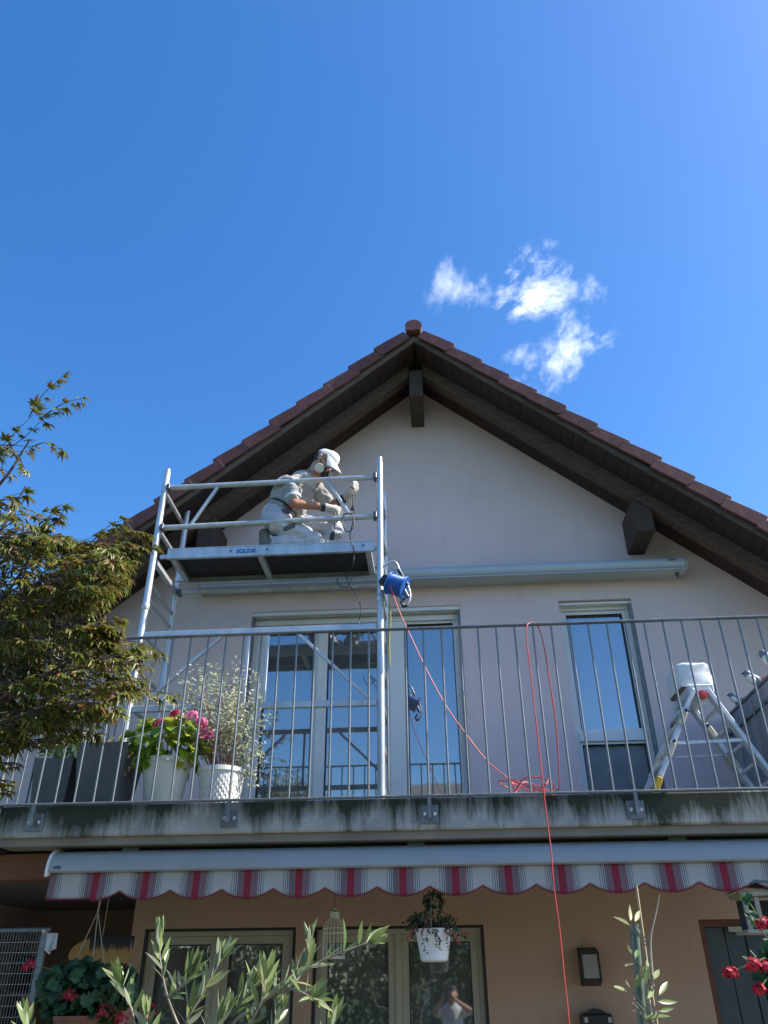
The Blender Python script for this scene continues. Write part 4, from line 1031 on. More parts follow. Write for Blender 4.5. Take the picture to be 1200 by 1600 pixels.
for (x, y, dx, dy) in ((986, 1442, -2, -14), (992, 1440, 8, -18), (984, 1446, -14, -10), (987, 1490, -8, -14), (990, 1505, -14, 4), (993, 1498, 4, -16), (985, 1545, -10, -12), (990, 1548, 6, -14), (982, 1550, -16, -8), (1006, 1540, 6, -20), (1012, 1560, 16, -22), (1030, 1555, 14, -24), (1028, 1565, 26, 2), (1008, 1590, 24, -2), (1003, 1585, -22, -12), (1030, 1580, 26, -4), (1000, 1578, -18, -18), (1010, 1520, 4, -22), (1006, 1600, 20, -12), (1022, 1530, 8, -16)):
    a_ = P(x, y, 1.77 + rnd(-.03, .03)); b_ = P(x + dx, y + dy, 1.77 + rnd(-.03, .03)); d = (b_ - a_).normalized()
    stm.path([P(1016, min(y + 40, 1610), 1.775), a_], .0012, 4)
    sl.append(lm(a_, d, Vector((.3, -.6, .5)) + rvec(.3), rnd(.6, .95)))
stm.build('stem', 'twig_olive', sp, smooth=60)
for i, m_ in enumerate(sl): piece('leaf', omesh[i % 3], m_, sp)

# ---- balcony pots
def pot(name, mat, par, c, r0, r1, h, rim=.012, n=32, square=False):
    pr_ = [(r0 * .96, 0), (r0, .006), (r1 - .004, h - .03), (r1 + rim * .4, h - .028), (r1 + rim * .4, h), (r1 - rim, h), (r1 - rim, h - .03)]
    return MB().lathe(c, pr_, 4 if square else n).build(name, mat, par, smooth=None if square else 40)
FLZ = 2.556
hy = thing('hydrangea', 'bright green hydrangea with pink flower heads in a white pot', 'potted plant', (-1.74, 5.06, FLZ))
pot('pot', 'pot_white', hy, (-1.74, 5.06, FLZ), .105, .155, .335)
MB().lathe((-1.74, 5.06, FLZ + .30), [(0, 0), (.142, 0), (.142, .012), (0, .02)], 20).build('soil', 'soil', hy)
hsh = leaf_shape(.105, .068, 6, .18, .28, .8); hme = plain_mesh(*hsh, 'leaf', 'leaf_hydrangea')
random.seed(31); hst = MB(); cnt = 0
hc = Vector((-1.74, 5.05, FLZ + .44))
for i in range(330):
    d = Vector((rnd(-1, 1), rnd(-1, .8), rnd(-.75, .9)))
    if d.length > 1 or d.length < .35: continue
    p = hc + Vector((d.x * .30, d.y * .24, d.z * .20 + .0))
    yd = Vector((d.x, d.y, d.z * .5 - .25)) + rvec(.35); piece('leaf', hme, lm(p - yd.normalized() * .04, yd, Vector((d.x * .4, d.y * .4, 1)) + rvec(.3), rnd(.7, 1.15)), hy); cnt += 1
for i in range(9):
    a_ = 2 * PI * i / 9; hst.path([(-1.74 + .05 * math.cos(a_), 5.06 + .05 * math.sin(a_), FLZ + .30), hc + Vector((.18 * math.cos(a_), .14 * math.sin(a_), .05))], .004, 5)
hst.build('stems', 'stem_green', hy)
fl_ = MB().add([(0, 0, 0)] + [(.0085 * math.cos(a_) * (1 if i % 2 else .55), .0085 * math.sin(a_) * (1 if i % 2 else .55), .002 * (i % 2)) for i, a_ in enumerate([2 * PI * j / 8 for j in range(8)])], [(0, 1 + j, 1 + (j + 1) % 8) for j in range(8)])
fshape = (fl_.v, fl_.f)
def flower_ball(par, c, r_, mat, n=110, sq=.8, name='flower_head'):
    lv = Leaves()
    for i in range(n):
        z = rnd(-.55, 1); a_ = rnd(0, 2 * PI); q = math.sqrt(max(0, 1 - z * z)); d = Vector((q * math.cos(a_), q * math.sin(a_), z * sq))
        lv.add(fshape, lm(Vector(c) + d * r_ * (rnd(.5, 1.22) if mat == 'petal_red' else rnd(.82, 1.05)), d.orthogonal() + rvec(.3), d + rvec(.25), rnd(.9, 1.5)))
    return lv.build(name, mat, par, kind=None)
for (x, y, r_) in ((300, 1122, .058), (322, 1148, .050), (315, 1130, .04), (250, 1132, .048), (276, 1118, .045)):
    flower_ball(hy, P(x, y, 4.93 if x > 260 else 5.0), r_, 'petal_pink' if x > 290 else 'petal_fuchsia')

vs_ = thing('variegated_shrub', 'airy pale variegated shrub in a textured grey white pot', 'potted plant', (-1.385, 5.08, FLZ))
pot('pot', 'pot_white', vs_, (-1.385, 5.08, FLZ), .112, .148, .275)
dia = MB()
for r_ in range(11):
    for c_ in range(26):
        a_ = 2 * PI * (c_ + .5 * (r_ % 2)) / 26; z = .018 + r_ * .0215; rr = .112 + (.144 - .112) * z / .275 + .0012
        dia.add([(-1.385 + (rr + q) * math.cos(a_ + da), 5.08 + (rr + q) * math.sin(a_ + da), FLZ + z + dz) for q, da, dz in ((.0045, 0, 0), (0, .105, 0), (0, 0, .0195), (0, -.105, 0), (0, 0, -.0195))], [(0, 1, 2), (0, 2, 3), (0, 3, 4), (0, 4, 1)])
dia.build('pot_relief', 'pot_white', vs_)
MB().lathe((-1.385, 5.08, FLZ + .245), [(0, 0), (.136, 0), (.136, .012), (0, .02)], 20).build('soil', 'soil', vs_)
random.seed(77); vst = MB(); vl = Leaves(); vsh = leaf_shape(.026, .011, 4, .2, .1); vme = plain_mesh(*vsh, 'leaf', 'leaf_variegated'); nleaf = 0
for i in range(60):
    a_ = rnd(0, 2 * PI); tilt = rnd(.02, .36); hgt = rnd(.35, .80) * (1 - tilt * .5)
    b0 = Vector((-1.385 + .05 * math.cos(a_), 5.08 + .05 * math.sin(a_), FLZ + .25))
    tp = b0 + Vector((tilt * math.cos(a_) * 1.15 - .06, tilt * math.sin(a_) * .7, hgt))
    if i < 6: tp = Vector((P(400, 1165 + i * 10, 5.05).x + rnd(-.02, .06), 5.05, P(400, 1165 + i * 12, 5.05).z))
    q = spline([b0, b0.lerp(tp, .5) + rvec(.03) + Vector((0, 0, .05)), tp], 6); vst.path(q, [.0026 - .0018 * j / 12 for j in range(13)], 5)
    for j in range(3, 13):
        for h in range(7):
            yd = (Vector((rnd(-1, 1), rnd(-1, 1), rnd(-.2, 1)))); mtx = lm(q[j] + rvec(.035), yd, Vector((rnd(-.3, .5), -.5, .7)) + rvec(.4), rnd(.7, 1.25))
            vl.add(vsh, mtx)
vst.build('stems', 'stem_red', vs_, smooth=60); vl.build('foliage', 'leaf_variegated', vs_)

def planter(label, x0, x1, y0, y1, h, taper, group=None):
    pt = thing('planter', label, 'planter', ((x0 + x1) / 2, (y0 + y1) / 2, FLZ))
    t_ = taper; z1 = FLZ + h
    out = [(x0 + t_, y0 + t_, FLZ), (x1 - t_, y0 + t_, FLZ), (x1 - t_, y1 - t_, FLZ), (x0 + t_, y1 - t_, FLZ), (x0, y0, z1), (x1, y0, z1), (x1, y1, z1), (x0, y1, z1)]
    inn = [(x0 + .02, y0 + .02, z1), (x1 - .02, y0 + .02, z1), (x1 - .02, y1 - .02, z1), (x0 + .02, y1 - .02, z1), (x0 + .02, y0 + .02, z1 - .05), (x1 - .02, y0 + .02, z1 - .05), (x1 - .02, y1 - .02, z1 - .05), (x0 + .02, y1 - .02, z1 - .05)]
    MB().add(out + inn, [(3, 2, 1, 0), (0, 1, 5, 4), (1, 2, 6, 5), (2, 3, 7, 6), (3, 0, 4, 7), (4, 5, 9, 8), (5, 6, 10, 9), (6, 7, 11, 10), (7, 4, 8, 11), (8, 9, 13, 12), (9, 10, 14, 13), (10, 11, 15, 14), (11, 8, 12, 15)]).build('tub', 'planter_grey', pt)
    box('soil', 'soil', pt, x0 + .021, x1 - .021, y0 + .021, y1 - .021, z1 - .052, z1 - .038)
    return pt, z1
p1, zt1 = planter('tall dark grey planter with dry yellow growth beside the hydrangea', -2.30, -1.96, 4.92, 5.26, .43, .05)
lv = Leaves(); dsh = leaf_shape(.09, .02, 4, .3, .3)
for i in range(90): lv.add(dsh, lm((-2.13 + rnd(-.13, .13), 5.09 + rnd(-.13, .13), zt1 - .04), Vector((rnd(-.6, .6), rnd(-.6, .6), 1)), Vector((0, -1, .3)) + rvec(.5), rnd(.6, 1.3)))
lv.build('dry_leaves', 'leaf_dry', p1)
p2, zt2 = planter('lower dark grey planter with green leaves at the left end of the balcony', -2.60, -2.34, 5.0, 5.3, .36, .03)
lv = Leaves(); gsh = leaf_shape(.07, .03, 4, .2, .3)
for i in range(160):
    d = rvec(1); lv.add(gsh, lm(Vector((-2.47 + d.x * .14, 5.15 + d.y * .14, zt2 + .03 + abs(d.z) * .10)), d + Vector((0, 0, .3)), Vector((0, -.3, 1)) + rvec(.4), rnd(.6, 1.1)))
lv.build('foliage', 'leaf_dark', p2)

# ================================================================== step ladder on the balcony
ld = thing('step_ladder', 'paint spattered aluminium step ladder with yellow feet and a white plastic sheet on top', 'ladder', (1.72, 5.35, FLZ))
basic('alu_splash', (.80, .83, .85), (.50, .53, .56), scale=26, rough=.5, metal=.25)
YA, YB = 5.15, 5.52
topz = P(1090, 1078, YA).z
TL, TR = P(1082, 1076, YA).x, P(1103, 1078, YA).x
BL = P(1030, 1238, YA).x - .035; BR = P(1205, 1228, YA).x + .06
for y in (YA, YB):
    for xt, xb in ((TL, BL), (TR, BR)):
        a_ = Vector((xt, y, topz)); b_ = Vector((xt + (xb - xt) * .86, y, topz + (FLZ + .09 - topz) * .86)); c_ = Vector((xb + (xb - xt) * .115, y, FLZ))
        st_ = MB().bar(a_, b_, .030, .068, up=(0, 1, 0)).build('stile', 'alu_splash', ld, bevel=.004)
        MB().bar(b_.lerp(a_, -.002), Vector((xb + (xb - xt) * .10, y, FLZ + .002)), .036, .074, up=(0, 1, 0)).build('foot', 'plastic_yellow', st_, bevel=.004)
        if y == YB or xt == TL:
            for t_ in (.35, .70):
                q = a_.lerp(b_, t_); d = (b_ - a_).normalized()
                MB().bar(q - d * .05, q + d * .05, .040, .088, up=(0, 1, 0)).build('clamp', 'plastic_cream', st_, bevel=.006)
                MB().lathe(q - d * .055 + Vector((0, -.02, 0)), [(0, 0), (.010, 0), (.010, .03), (0, .03)], 8, axis=(0, -1, 0)).build('clamp_knob', 'plastic_black', st_)
for t_ in (.18, .36, .54, .72, .90):
    for xt, xb in ((TL, BL), (TR, BR)):
        x = xt + (xb - xt) * t_; z = topz + (FLZ + .09 - topz) * t_
        MB().bar((x, YA + .0145, z), (x, YB - .0145, z), .05 if xt == TL else .024, .024).build('step', 'alu_splash', ld, bevel=.003)
a_ = P(1058, 1161, YA - .02); b_ = P(1160, 1156, YA - .02)
MB().bar(a_, b_, .008, .020).build('spreader', 'alu_splash', ld); MB().bar(P(1055, 1183, YB), P(1142, 1179, YB), .008, .012).build('spreader', 'alu_splash', ld)
MB().box(TL - .035, TR + .045, YA - .03, YB + .03, topz - .03, topz + .03).build('top_plate', 'alu_splash', ld, bevel=.008)
MB().lathe(Vector(((TL + TR) / 2, YA - .031, topz - .045)), [(0, 0), (.03, 0), (.03, .012), (0, .014)], 16, axis=(0, -1, 0)).build('hinge_cap', 'plastic_red', ld)
# plastic sheet: a loose sack pulled over the handle hoop
sk = MB(); n_ = 28; prof_ = [(0, .98), (.10, 1), (.2, 1.0), (.35, 1.01), (.5, 1.0), (.65, .99), (.8, .985), (.9, .96), (.97, .87), (1.0, .68)]
vs2 = []; zc0 = topz + .034; hgt = .172; cx_ = (TL + TR) / 2 + .003; hw = .118; hd_ = .165
for t_, w_ in prof_:
    for j in range(n_):
        ph = 2 * PI * j / n_; c_, s_ = math.cos(ph), math.sin(ph)
        sx_ = (abs(c_) ** .35) * (1 if c_ > 0 else -1); sy_ = (abs(s_) ** .35) * (1 if s_ > 0 else -1)
        wr = 1 + .07 * noise.noise(Vector((c_ * 3, s_ * 3, t_ * 5))) + .03 * noise.noise(Vector((c_ * 9, s_ * 9, t_ * 11)))
        vs2.append((cx_ + hw * sx_ * w_ * wr, (YA + YB) / 2 + hd_ * sy_ * w_ * wr, zc0 + hgt * t_ + .008 * noise.noise(Vector((c_ * 2, s_ * 2, 9 + t_)))))
vs2.append((cx_, (YA + YB) / 2, zc0 + hgt * .99)); e = len(vs2) - 1; k = len(prof_)
sk.add(vs2, [(i * n_ + j, i * n_ + (j + 1) % n_, (i + 1) * n_ + (j + 1) % n_, (i + 1) * n_ + j) for i in range(k - 1) for j in range(n_)] + [((k - 1) * n_ + j, (k - 1) * n_ + (j + 1) % n_, e) for j in range(n_)])
sk.build('plastic_sheet', 'plastic_white', ld, smooth=50)

# ================================================================== privacy screen and ornaments on the balcony end
SX = 2.30
scn = thing('privacy_screen', 'slate blue slatted screen closing the right end of the balcony', 'screen', (SX, 5.5, FLZ))
for i in range(15):
    y = 4.83 + i * .104; box('slat', 'screen_slate', scn, SX, SX + .016, y, y + .096, FLZ + .02, 3.435, bevel=.003)
for z in (FLZ + .12, 3.30): box('batten', 'galvanised', scn, SX - .022, SX - .0005, 4.83, 6.37, z, z + .02)
for i in range(8): MB().tube((SX - .03, 4.92 + i * .2, FLZ), (SX - .03, 4.92 + i * .2, 3.40), .006, 8).build('bar', 'galvanised', scn, smooth=60)
MB().bar((SX + .008, 4.83, 3.446), (SX + .008, 6.37, 3.446), .04, .02).build('cap_rail', 'galvanised', scn, bevel=.003)
def bird(label, y, s_, body, beak, col2):
    o = thing('bird_ornament', label, 'ornament', (SX, y, 3.457), 'painted bird ornaments on the balcony screen')
    z0 = 3.457
    organic('bird_body', body, o, [((SX, y, z0 + .045 * s_), (SX - .03 * s_, y, z0 + .065 * s_), .042 * s_, .040 * s_), ((SX - .03 * s_, y, z0 + .07 * s_), (SX - .055 * s_, y, z0 + .105 * s_), .034 * s_, .030 * s_)], .006, 3)
    organic('belly', 'bird_white', o, [((SX - .03 * s_, y - .012, z0 + .042 * s_), (SX - .045 * s_, y - .010, z0 + .065 * s_), .034 * s_, .030 * s_)], .006, 3)
    MB().bar((SX + .03 * s_, y, z0 + .05 * s_), (SX + .12 * s_, y, z0 + .085 * s_), .035 * s_, .010 * s_).build('tail', col2, o, bevel=.002)
    MB().path([(SX - .078 * s_, y, z0 + .105 * s_), (SX - .105 * s_, y, z0 + .10 * s_)], [.010 * s_, .001], 6).build('beak', beak, o)
    MB().tube((SX - .01, y - .012, z0 - .001), (SX - .01, y - .012, z0 + .02 * s_), .004, 6).tube((SX - .01, y + .012, z0 - .001), (SX - .01, y + .012, z0 + .02 * s_), .004, 6).build('legs', 'steel_dark', o)
bird('small slate bird ornament nearest the wall on the screen', 6.05, .7, 'bird_blue', 'plastic_black', 'steel_dark')
bird('blue and white bird ornament with a raised red tail on the screen', 5.62, .9, 'bird_blue', 'plastic_black', 'plastic_red')
bird('largest bird ornament with yellow wing at the right picture edge', 5.26, 1.0, 'bird_blue', 'bird_yellow', 'bird_yellow')

# ================================================================== under the balcony
# hanging fuchsia
fx, fy = P(678, 1480, 4.98).x, 4.98
fu = thing('hanging_fuchsia', 'white hanging pot of dark leaved fuchsia with crimson blossoms before the patio window', 'hanging plant', (fx, fy, P(678, 1503, fy).z))
zb = P(678, 1503, fy).z; zt = P(678, 1452, fy).z
MB().lathe((fx, fy, zb), [(.0, 0), (.062, 0), (.074, .008), (.078, .03), (.100, zt - zb - .006), (.106, zt - zb), (.098, zt - zb + .002), (.092, zt - zb - .02)], 32).build('pot', 'plastic_white', fu, smooth=45)
MB().lathe((fx, fy, zt - .022), [(0, 0), (.091, 0), (.09, .012), (0, .016)], 20).build('soil', 'soil', fu)
hk = MB()
for a_ in (0.4, 2.5, 4.6): hk.path([(fx + .098 * math.cos(a_), fy + .098 * math.sin(a_), zt - .002), (fx, fy, 2.25)], .0014, 5)
hk.path([(fx, fy, 2.25), (fx, fy, 2.3595)], .002, 5); hk.build('hanger', 'rope', fu)
random.seed(61); fl2 = Leaves(); fsh = leaf_shape(.030, .016, 4, .2, .2); fst = MB()
for i in range(34):
    a_ = rnd(0, 2 * PI); up_ = i < 12
    e = Vector((fx + math.cos(a_) * (rnd(.01, .07) if up_ else rnd(.11, .20)), fy + math.sin(a_) * (rnd(.01, .07) if up_ else rnd(.09, .17)), zt + (rnd(.10, .22) if up_ else rnd(-.06, .06))))
    b0 = Vector((fx + math.cos(a_) * .04, fy + math.sin(a_) * .04, zt - .01)); q = spline([b0, b0.lerp(e, .5) + Vector((0, 0, .05)), e], 6); fst.path(q, .0013, 4)
    for j in range(2, 13):
        for h in range(2): fl2.add(fsh, lm(q[j] + rvec(.008), rvec(1) + Vector((0, 0, .1)), Vector((0, -.3, 1)) + rvec(.5), rnd(.6, 1.1)))
for k_ in range(5):     # trailing shoots over the pot
    a_ = -PI / 2 + rnd(-.8, .8); q = spline([(fx + .1 * math.cos(a_), fy + .1 * math.sin(a_), zt), (fx + .113 * math.cos(a_), fy + .113 * math.sin(a_), zt - .03), (fx + .104 * math.cos(a_ + .2), fy + .112 * math.sin(a_ + .2), zt - rnd(.07, .13))], 6); fst.path(q, .001, 4)
    for j in range(1, 13): fl2.add(fsh, lm(q[j], Vector((rnd(-1, 1), -.3, -.3)), Vector((0, -1, .3)) + rvec(.3), rnd(.4, .6)))
fst.build('stems', 'stem_red', fu); fl2.build('foliage', 'leaf_dark', fu)
blo = leaf_shape(.020, .011, 4, .3, .1); bme_ = plain_mesh(*blo, 'blossom', 'petal_fuchsia')
for (x, y) in ((665, 1437), (703, 1450), (697, 1455), (712, 1462), (716, 1470), (722, 1456), (640, 1460), (645, 1452), (652, 1450), (662, 1448), (730, 1455), (636, 1464), (692, 1447), (708, 1458)):
    c_ = P(x, y, fy - .10 + rnd(-.03, .05))
    for k_ in range(3): piece('blossom', bme_, lm(c_, Vector((rnd(-.5, .5), rnd(-.5, .5), -1)), rvec(1) + Vector((0, -1, 0)), rnd(.8, 1.2)), fu)

# bird cage lantern
cx, cy = P(522, 1460, 5.9).x, 5.9
cg = thing('bird_cage', 'small white wire bird cage hanging in front of the patio window', 'bird cage', (cx, cy, 1.80))
r_ = .074; z0, z1, z2 = 1.80, 1.975, 2.03
for z in (z0, z0 + .008, 1.945, z1):
    MB().path([(cx + r_ * math.cos(2 * PI * i / 28), cy + r_ * math.sin(2 * PI * i / 28), z) for i in range(29)], .003, 6).build('ring', 'plastic_white', cg, smooth=60)
for i in range(18):
    a_ = 2 * PI * i / 18; c_, s_ = math.cos(a_), math.sin(a_)
    MB().path([(cx + r_ * c_, cy + r_ * s_, z0), (cx + r_ * c_, cy + r_ * s_, z1), (cx + r_ * .85 * c_, cy + r_ * .85 * s_, z1 + .03), (cx + r_ * .45 * c_, cy + r_ * .45 * s_, z2), (cx + .028 * c_, cy + .028 * s_, z2 + .008)], .0019, 5).build('wire', 'plastic_white', cg, smooth=60)
MB().lathe((cx, cy, z0 - .004), [(0, 0), (r_, 0), (r_, .004), (0, .004)], 24).build('floor', 'plastic_white', cg)
MB().lathe((cx, cy, z2 + .004), [(.033, 0), (.033, .035), (.024, .045), (.008, .052), (.006, .062), (0, .064)], 20).build('crown_cap', 'plastic_white', cg, smooth=40)
MB().path([(cx, cy, z2 + .066), (cx - .002, cy, 2.2), (cx - .003, cy, 2.3595)], .0022, 6).build('cord', 'cord_dark', cg)

# wall lamp and hanging lantern box
lx, lz0, lz1 = .985, 1.63, 1.865
wl = thing('wall_lamp', 'black framed rectangular wall lamp with frosted pane on the tan wall', 'wall lamp', (lx, 6.39, lz0))
lp = MB()
for x in (lx - .066, lx + .052): lp.prism([(x, 6.399, lz0 + .002), (x, 6.30, lz0 + .03), (x, 6.30, lz1 - .03), (x, 6.399, lz1 - .002)], (.014, 0, 0))
lp.prism([(lx - .066, 6.399, lz1 - .0015), (lx - .066, 6.298, lz1 - .0295), (lx - .066, 6.298, lz1 - .045), (lx - .066, 6.399, lz1 - .02)], (.132, 0, 0))
lp.prism([(lx - .066, 6.399, lz0 + .0015), (lx - .066, 6.298, lz0 + .0295), (lx - .066, 6.298, lz0 + .045), (lx - .066, 6.399, lz0 + .02)], (.132, 0, 0))
lp.build('lamp_frame', 'plastic_black', wl)
box('lamp_pane', 'lamp_glass', wl, lx - .051, lx + .051, 6.302, 6.31, lz0 + .046, lz1 - .046)
box('back_plate', 'plastic_black', wl, lx - .064, lx + .064, 6.385, 6.3995, lz0 + .02, lz1 - .02)
hb = thing('lantern_box', 'dark lantern box with two bright corner clips hanging below the wall lamp', 'lantern', (lx - .005, 6.33, 1.26))
hx0, hx1 = lx - .105, lx + .095
MB().box(hx0, hx1, 6.25, 6.398, 1.26, 1.475).build('box_body', 'plastic_black', hb, bevel=.01)
MB().prism([(hx0 + .03 + .14 * i / 8, 6.26, 1.4755 + .028 * math.sin(PI * i / 8)) for i in range(9)], (0, .10, 0)).build('lid', 'plastic_black', hb, smooth=40)
for x in (hx0 + .012, hx1 - .034): box('clip', 'bolt_steel', hb, x, x + .022, 6.244, 6.249, 1.425, 1.455)
MB().path([(hx0 + .04, 6.34, 1.476), (lx, 6.345, 1.56), (lx - .03, 6.35, 1.632)], .0014, 5).path([(hx1 - .04, 6.34, 1.476), (lx, 6.343, 1.56), (lx + .03, 6.35, 1.632)], .0014, 5).build('cord', 'rope', hb)

# geraniums
gleaf = []
def ger_leaf():
    vs = [(0, 0, 0)]; n_ = 14
    for i in range(n_):
        a_ = R(-75) + R(330) * i / (n_ - 1) - R(0); rr = .026 * (1 + .14 * (i % 2))
        vs.append((rr * math.cos(a_), rr * math.sin(a_) + .012, .006 * math.sin(a_ * 3)))
    return [Vector(v) for v in vs], [(0, i, i + 1) for i in range(1, n_)]
gsh_ = ger_leaf(); gme = plain_mesh(*gsh_, 'leaf', 'leaf_geranium')
def geranium(o, c, rx, ry, rz, nl, heads, seed, hs_=1.35):
    random.seed(seed); lv = Leaves(); st = MB()
    for i in range(nl):
        d = rvec(1)
        if d.length > 1: continue
        p = Vector(c) + Vector((d.x * rx, d.y * ry, d.z * rz)); lv.add(gsh_, lm(p, rvec(1), Vector((d.x * .5, -.5, .9)) + rvec(.5), rnd(.8, 1.5)))
    for h in heads:
        st.path(spline([Vector(c) + rvec(.04), Vector(c).lerp(h, .6) + Vector((0, 0, .03)), h], 5), .0022, 5)
        flower_ball(o, h, rnd(.026, .034) * hs_, 'petal_red', 46, .95)
    for i in range(10): st.path([Vector(c) + Vector((0, 0, -rz)), Vector(c) + Vector((rnd(-rx, rx), rnd(-ry, ry), rnd(0, rz)))], .003, 5)
    st.build('stems', 'stem_green', o); lv.build('foliage', 'leaf_geranium', o)
gy = 5.02
gc = P(135, 1548, gy)
g1 = thing('hanging_geranium', 'red geranium hanging on three cords at the left end of the awning', 'hanging plant', (gc.x, gy, gc.z - .16))
geranium(g1, gc, .30, .16, .15, 760, [P(45, 1510, 4.86), P(40, 1577, 4.85), P(108, 1556, 4.86), P(164, 1581, 4.85), P(190, 1592, 4.85), P(232, 1582, 4.86)], 3)
pz = P(120, 1590, gy).z
MB().lathe((gc.x - .02, gy, pz - .16), [(0, 0), (.09, 0), (.13, .15), (.138, .15), (.138, .17), (.125, .17), (.12, .15)], 24).build('pot', 'pot_brown', g1, smooth=40)
kt = P(153, 1424, gy); tp_ = P(159, 1396, gy)
co = MB().path([Vector((tp_.x + .01, gy, 2.3595)), tp_, kt], .006, 6)
for (x, y) in ((120, 1497), (145, 1500), (164, 1515)): co.path([kt, P(x, y, gy), Vector((gc.x - .02 + (x - 140) * .005, gy, pz))], .0025, 5)
co.build('cords', 'rope', g1)
g2c = P(1205, 1525, 3.2)
g2 = thing('geranium_trailer', 'red geranium hanging in at the right picture edge before the dark door', 'hanging plant', (g2c.x + .12, 3.2, g2c.z - .2))
geranium(g2, g2c + Vector((.08, 0, -.0)), .13, .12, .10, 300, [P(1141, 1521, 3.2), P(1178, 1508, 3.1), P(1195, 1512, 3.1), P(1186, 1546, 3.1), P(1193, 1446, 3.15), P(1212, 1440, 3.15)], 9, .7)
tl = MB().path(spline([g2c + Vector((.05, 0, .05)), P(1195, 1460, 3.2), P(1180, 1425, 3.2), P(1165, 1402, 3.2)], 6), .0022, 5); tl.build('shoot', 'stem_green', g2)
for (x, y) in ((1162, 1402), (1165, 1407), (1172, 1428), (1176, 1432), (1182, 1440), (1170, 1432)): piece('leaf', gme, lm(P(x, y, 3.2), rvec(1), Vector((0, -.8, .5)) + rvec(.4), rnd(.5, .8)), g2)
MB().lathe((g2c.x + .16, 3.2, g2c.z - .22), [(0, 0), (.09, 0), (.12, .16), (.128, .16), (.128, .18), (.11, .18)], 24).build('pot', 'pot_brown', g2, smooth=40)
MB().path([(g2c.x + .16, 3.32, g2c.z - .1), (g2c.x + .16, 3.33, 0)], .018, 10).build('pot_pole', 'steel_dark', g2, smooth=60)

# bird house under the awning at the right
bx = P(1188, 1410, 4.9); 
bh = thing('bird_house', 'cream wooden bird house with dark pitched roof under the right awning end', 'bird house', (bx.x + .05, 4.95, P(1190, 1450, 4.9).z))
X0, X1, Zb, Ze = P(1163, 1430, 4.9).x, P(1163, 1430, 4.9).x + .30, P(1180, 1452, 4.9).z, P(1165, 1402, 4.9).z
xm = (X0 + X1) / 2 - .03; za = P(1182, 1377, 4.9).z
MB().prism([(X0, 4.9, Ze), (X1, 4.9, Ze + .02), (X1, 4.9, Ze + .05), (X0, 4.9, Ze + .025)], (0, .2, 0)).build('front_beam', 'frame_cream', bh, bevel=.003)
for x in (X0 + .012, X0 + .075, X1 - .03): MB().prism([(x, 4.905, Zb), (x + .022, 4.905, Zb), (x + .022, 4.905, Ze), (x, 4.905, Ze)], (0, .022, 0)).build('post', 'frame_cream', bh)
box('back_board', 'cloth_dark', bh, X0 + .035, X1, 5.08, 5.095, Zb, Ze - .002); box('floor_board', 'frame_cream', bh, X0, X1, 4.89, 5.1, Zb - .018, Zb - .0005)
MB().prism([(X0 - .02, 4.87, Ze + .027), (X0 + .09, 4.87, Ze + .085), (X1 + .02, 4.87, Ze + .062), (X1 + .02, 4.87, Ze + .052), (X0 + .09, 4.87, Ze + .070)], (0, .26, 0)).build('roof_board', 'steel_dark', bh)
MB().path([(X0 + .09, 5.0, Ze + .085), (X0 + .09, 5.0, 2.3595)], .002, 5).build('cord', 'rope', bh)

# left corner: wire panel, cloth, carved board
wpn = thing('wire_panel', 'welded wire mesh panel with grey post in the dark corner at lower left', 'mesh panel', (-2.4, 5.3, 0))
wx0, wx1, wzt = P(-40, 1460, 5.3).x, P(66, 1456, 5.3).x, P(66, 1456, 5.3).z
wm = MB()
i = 0
while wx0 + i * .018 < wx1: wm.path([(wx0 + i * .018, 5.3, wzt), (wx0 + i * .018, 5.3, .02)], .0012, 4); i += 1
i = 0
while wzt - i * .055 > .02: wm.path([(wx0, 5.297, wzt - i * .055), (wx1, 5.297, wzt - i * .055)], .0016, 4); i += 1
wm.build('wire_grid', 'mesh_wire', wpn)
MB().box(wx1 + .002, wx1 + .040, 5.285, 5.32, 0, wzt + .01).build('post', 'galvanised', wpn, bevel=.004)
MB().tube((wx0, 5.3, wzt + .012), (wx1 + .05, 5.3, wzt + .012), .014, 10).build('top_tube', 'galvanised', wpn, smooth=60)
MB().ball((wx1 + .02, 5.283, wzt + .002), .014, 10).build('fixing', 'plastic_cream', wpn, smooth=60)
clo = thing('cloth_rag', 'small pale rag hanging on the wire panel post', 'cloth', tuple(P(82, 1490, 5.25)))
vv2 = []; nx2, nz2 = 12, 10; a_ = P(73, 1458, 5.25); b_ = P(92, 1460, 5.25)
for i in range(nx2 + 1):
    for j in range(nz2 + 1):
        u_ = i / nx2; q = j / nz2; bottom = .115 * (1 - .5 * abs(u_ - .45)) * q
        vv2.append((a_.x + (b_.x - a_.x) * (u_ + .12 * q * math.sin(u_ * 6)), 5.25 + .012 * math.sin(u_ * 11 + q * 2), a_.z - bottom))
MB().add(vv2, [(i * (nz2 + 1) + j, (i + 1) * (nz2 + 1) + j, (i + 1) * (nz2 + 1) + j + 1, i * (nz2 + 1) + j + 1) for i in range(nx2) for j in range(nz2)]).build('rag', 'cloth_white', clo, smooth=60)
cb = thing('carved_board', 'round tan wooden board with a dark fringe behind the hanging geranium', 'ornament', tuple(P(158, 1510, 5.6)))
c_ = P(155, 1492, 5.6)
MB().prism([(c_.x + .20 * math.cos(t_), 5.6, c_.z + .10 * math.sin(t_)) for t_ in [2 * PI * i / 28 for i in range(28)]], (0, .02, 0)).build('board', 'tan_board', cb)
fr = MB()
for i in range(16):
    x = c_.x - .06 + i * .018; z = c_.z + .105; fr.add([(x - .012, 5.59, z), (x + .012, 5.59, z), (x + .006, 5.59, z - rnd(.03, .08)), (x - .002, 5.59, z - rnd(.06, .11)), (x - .012, 5.597, z), (x + .012, 5.597, z)], [(0, 1, 2), (0, 2, 3), (4, 5, 1, 0)])
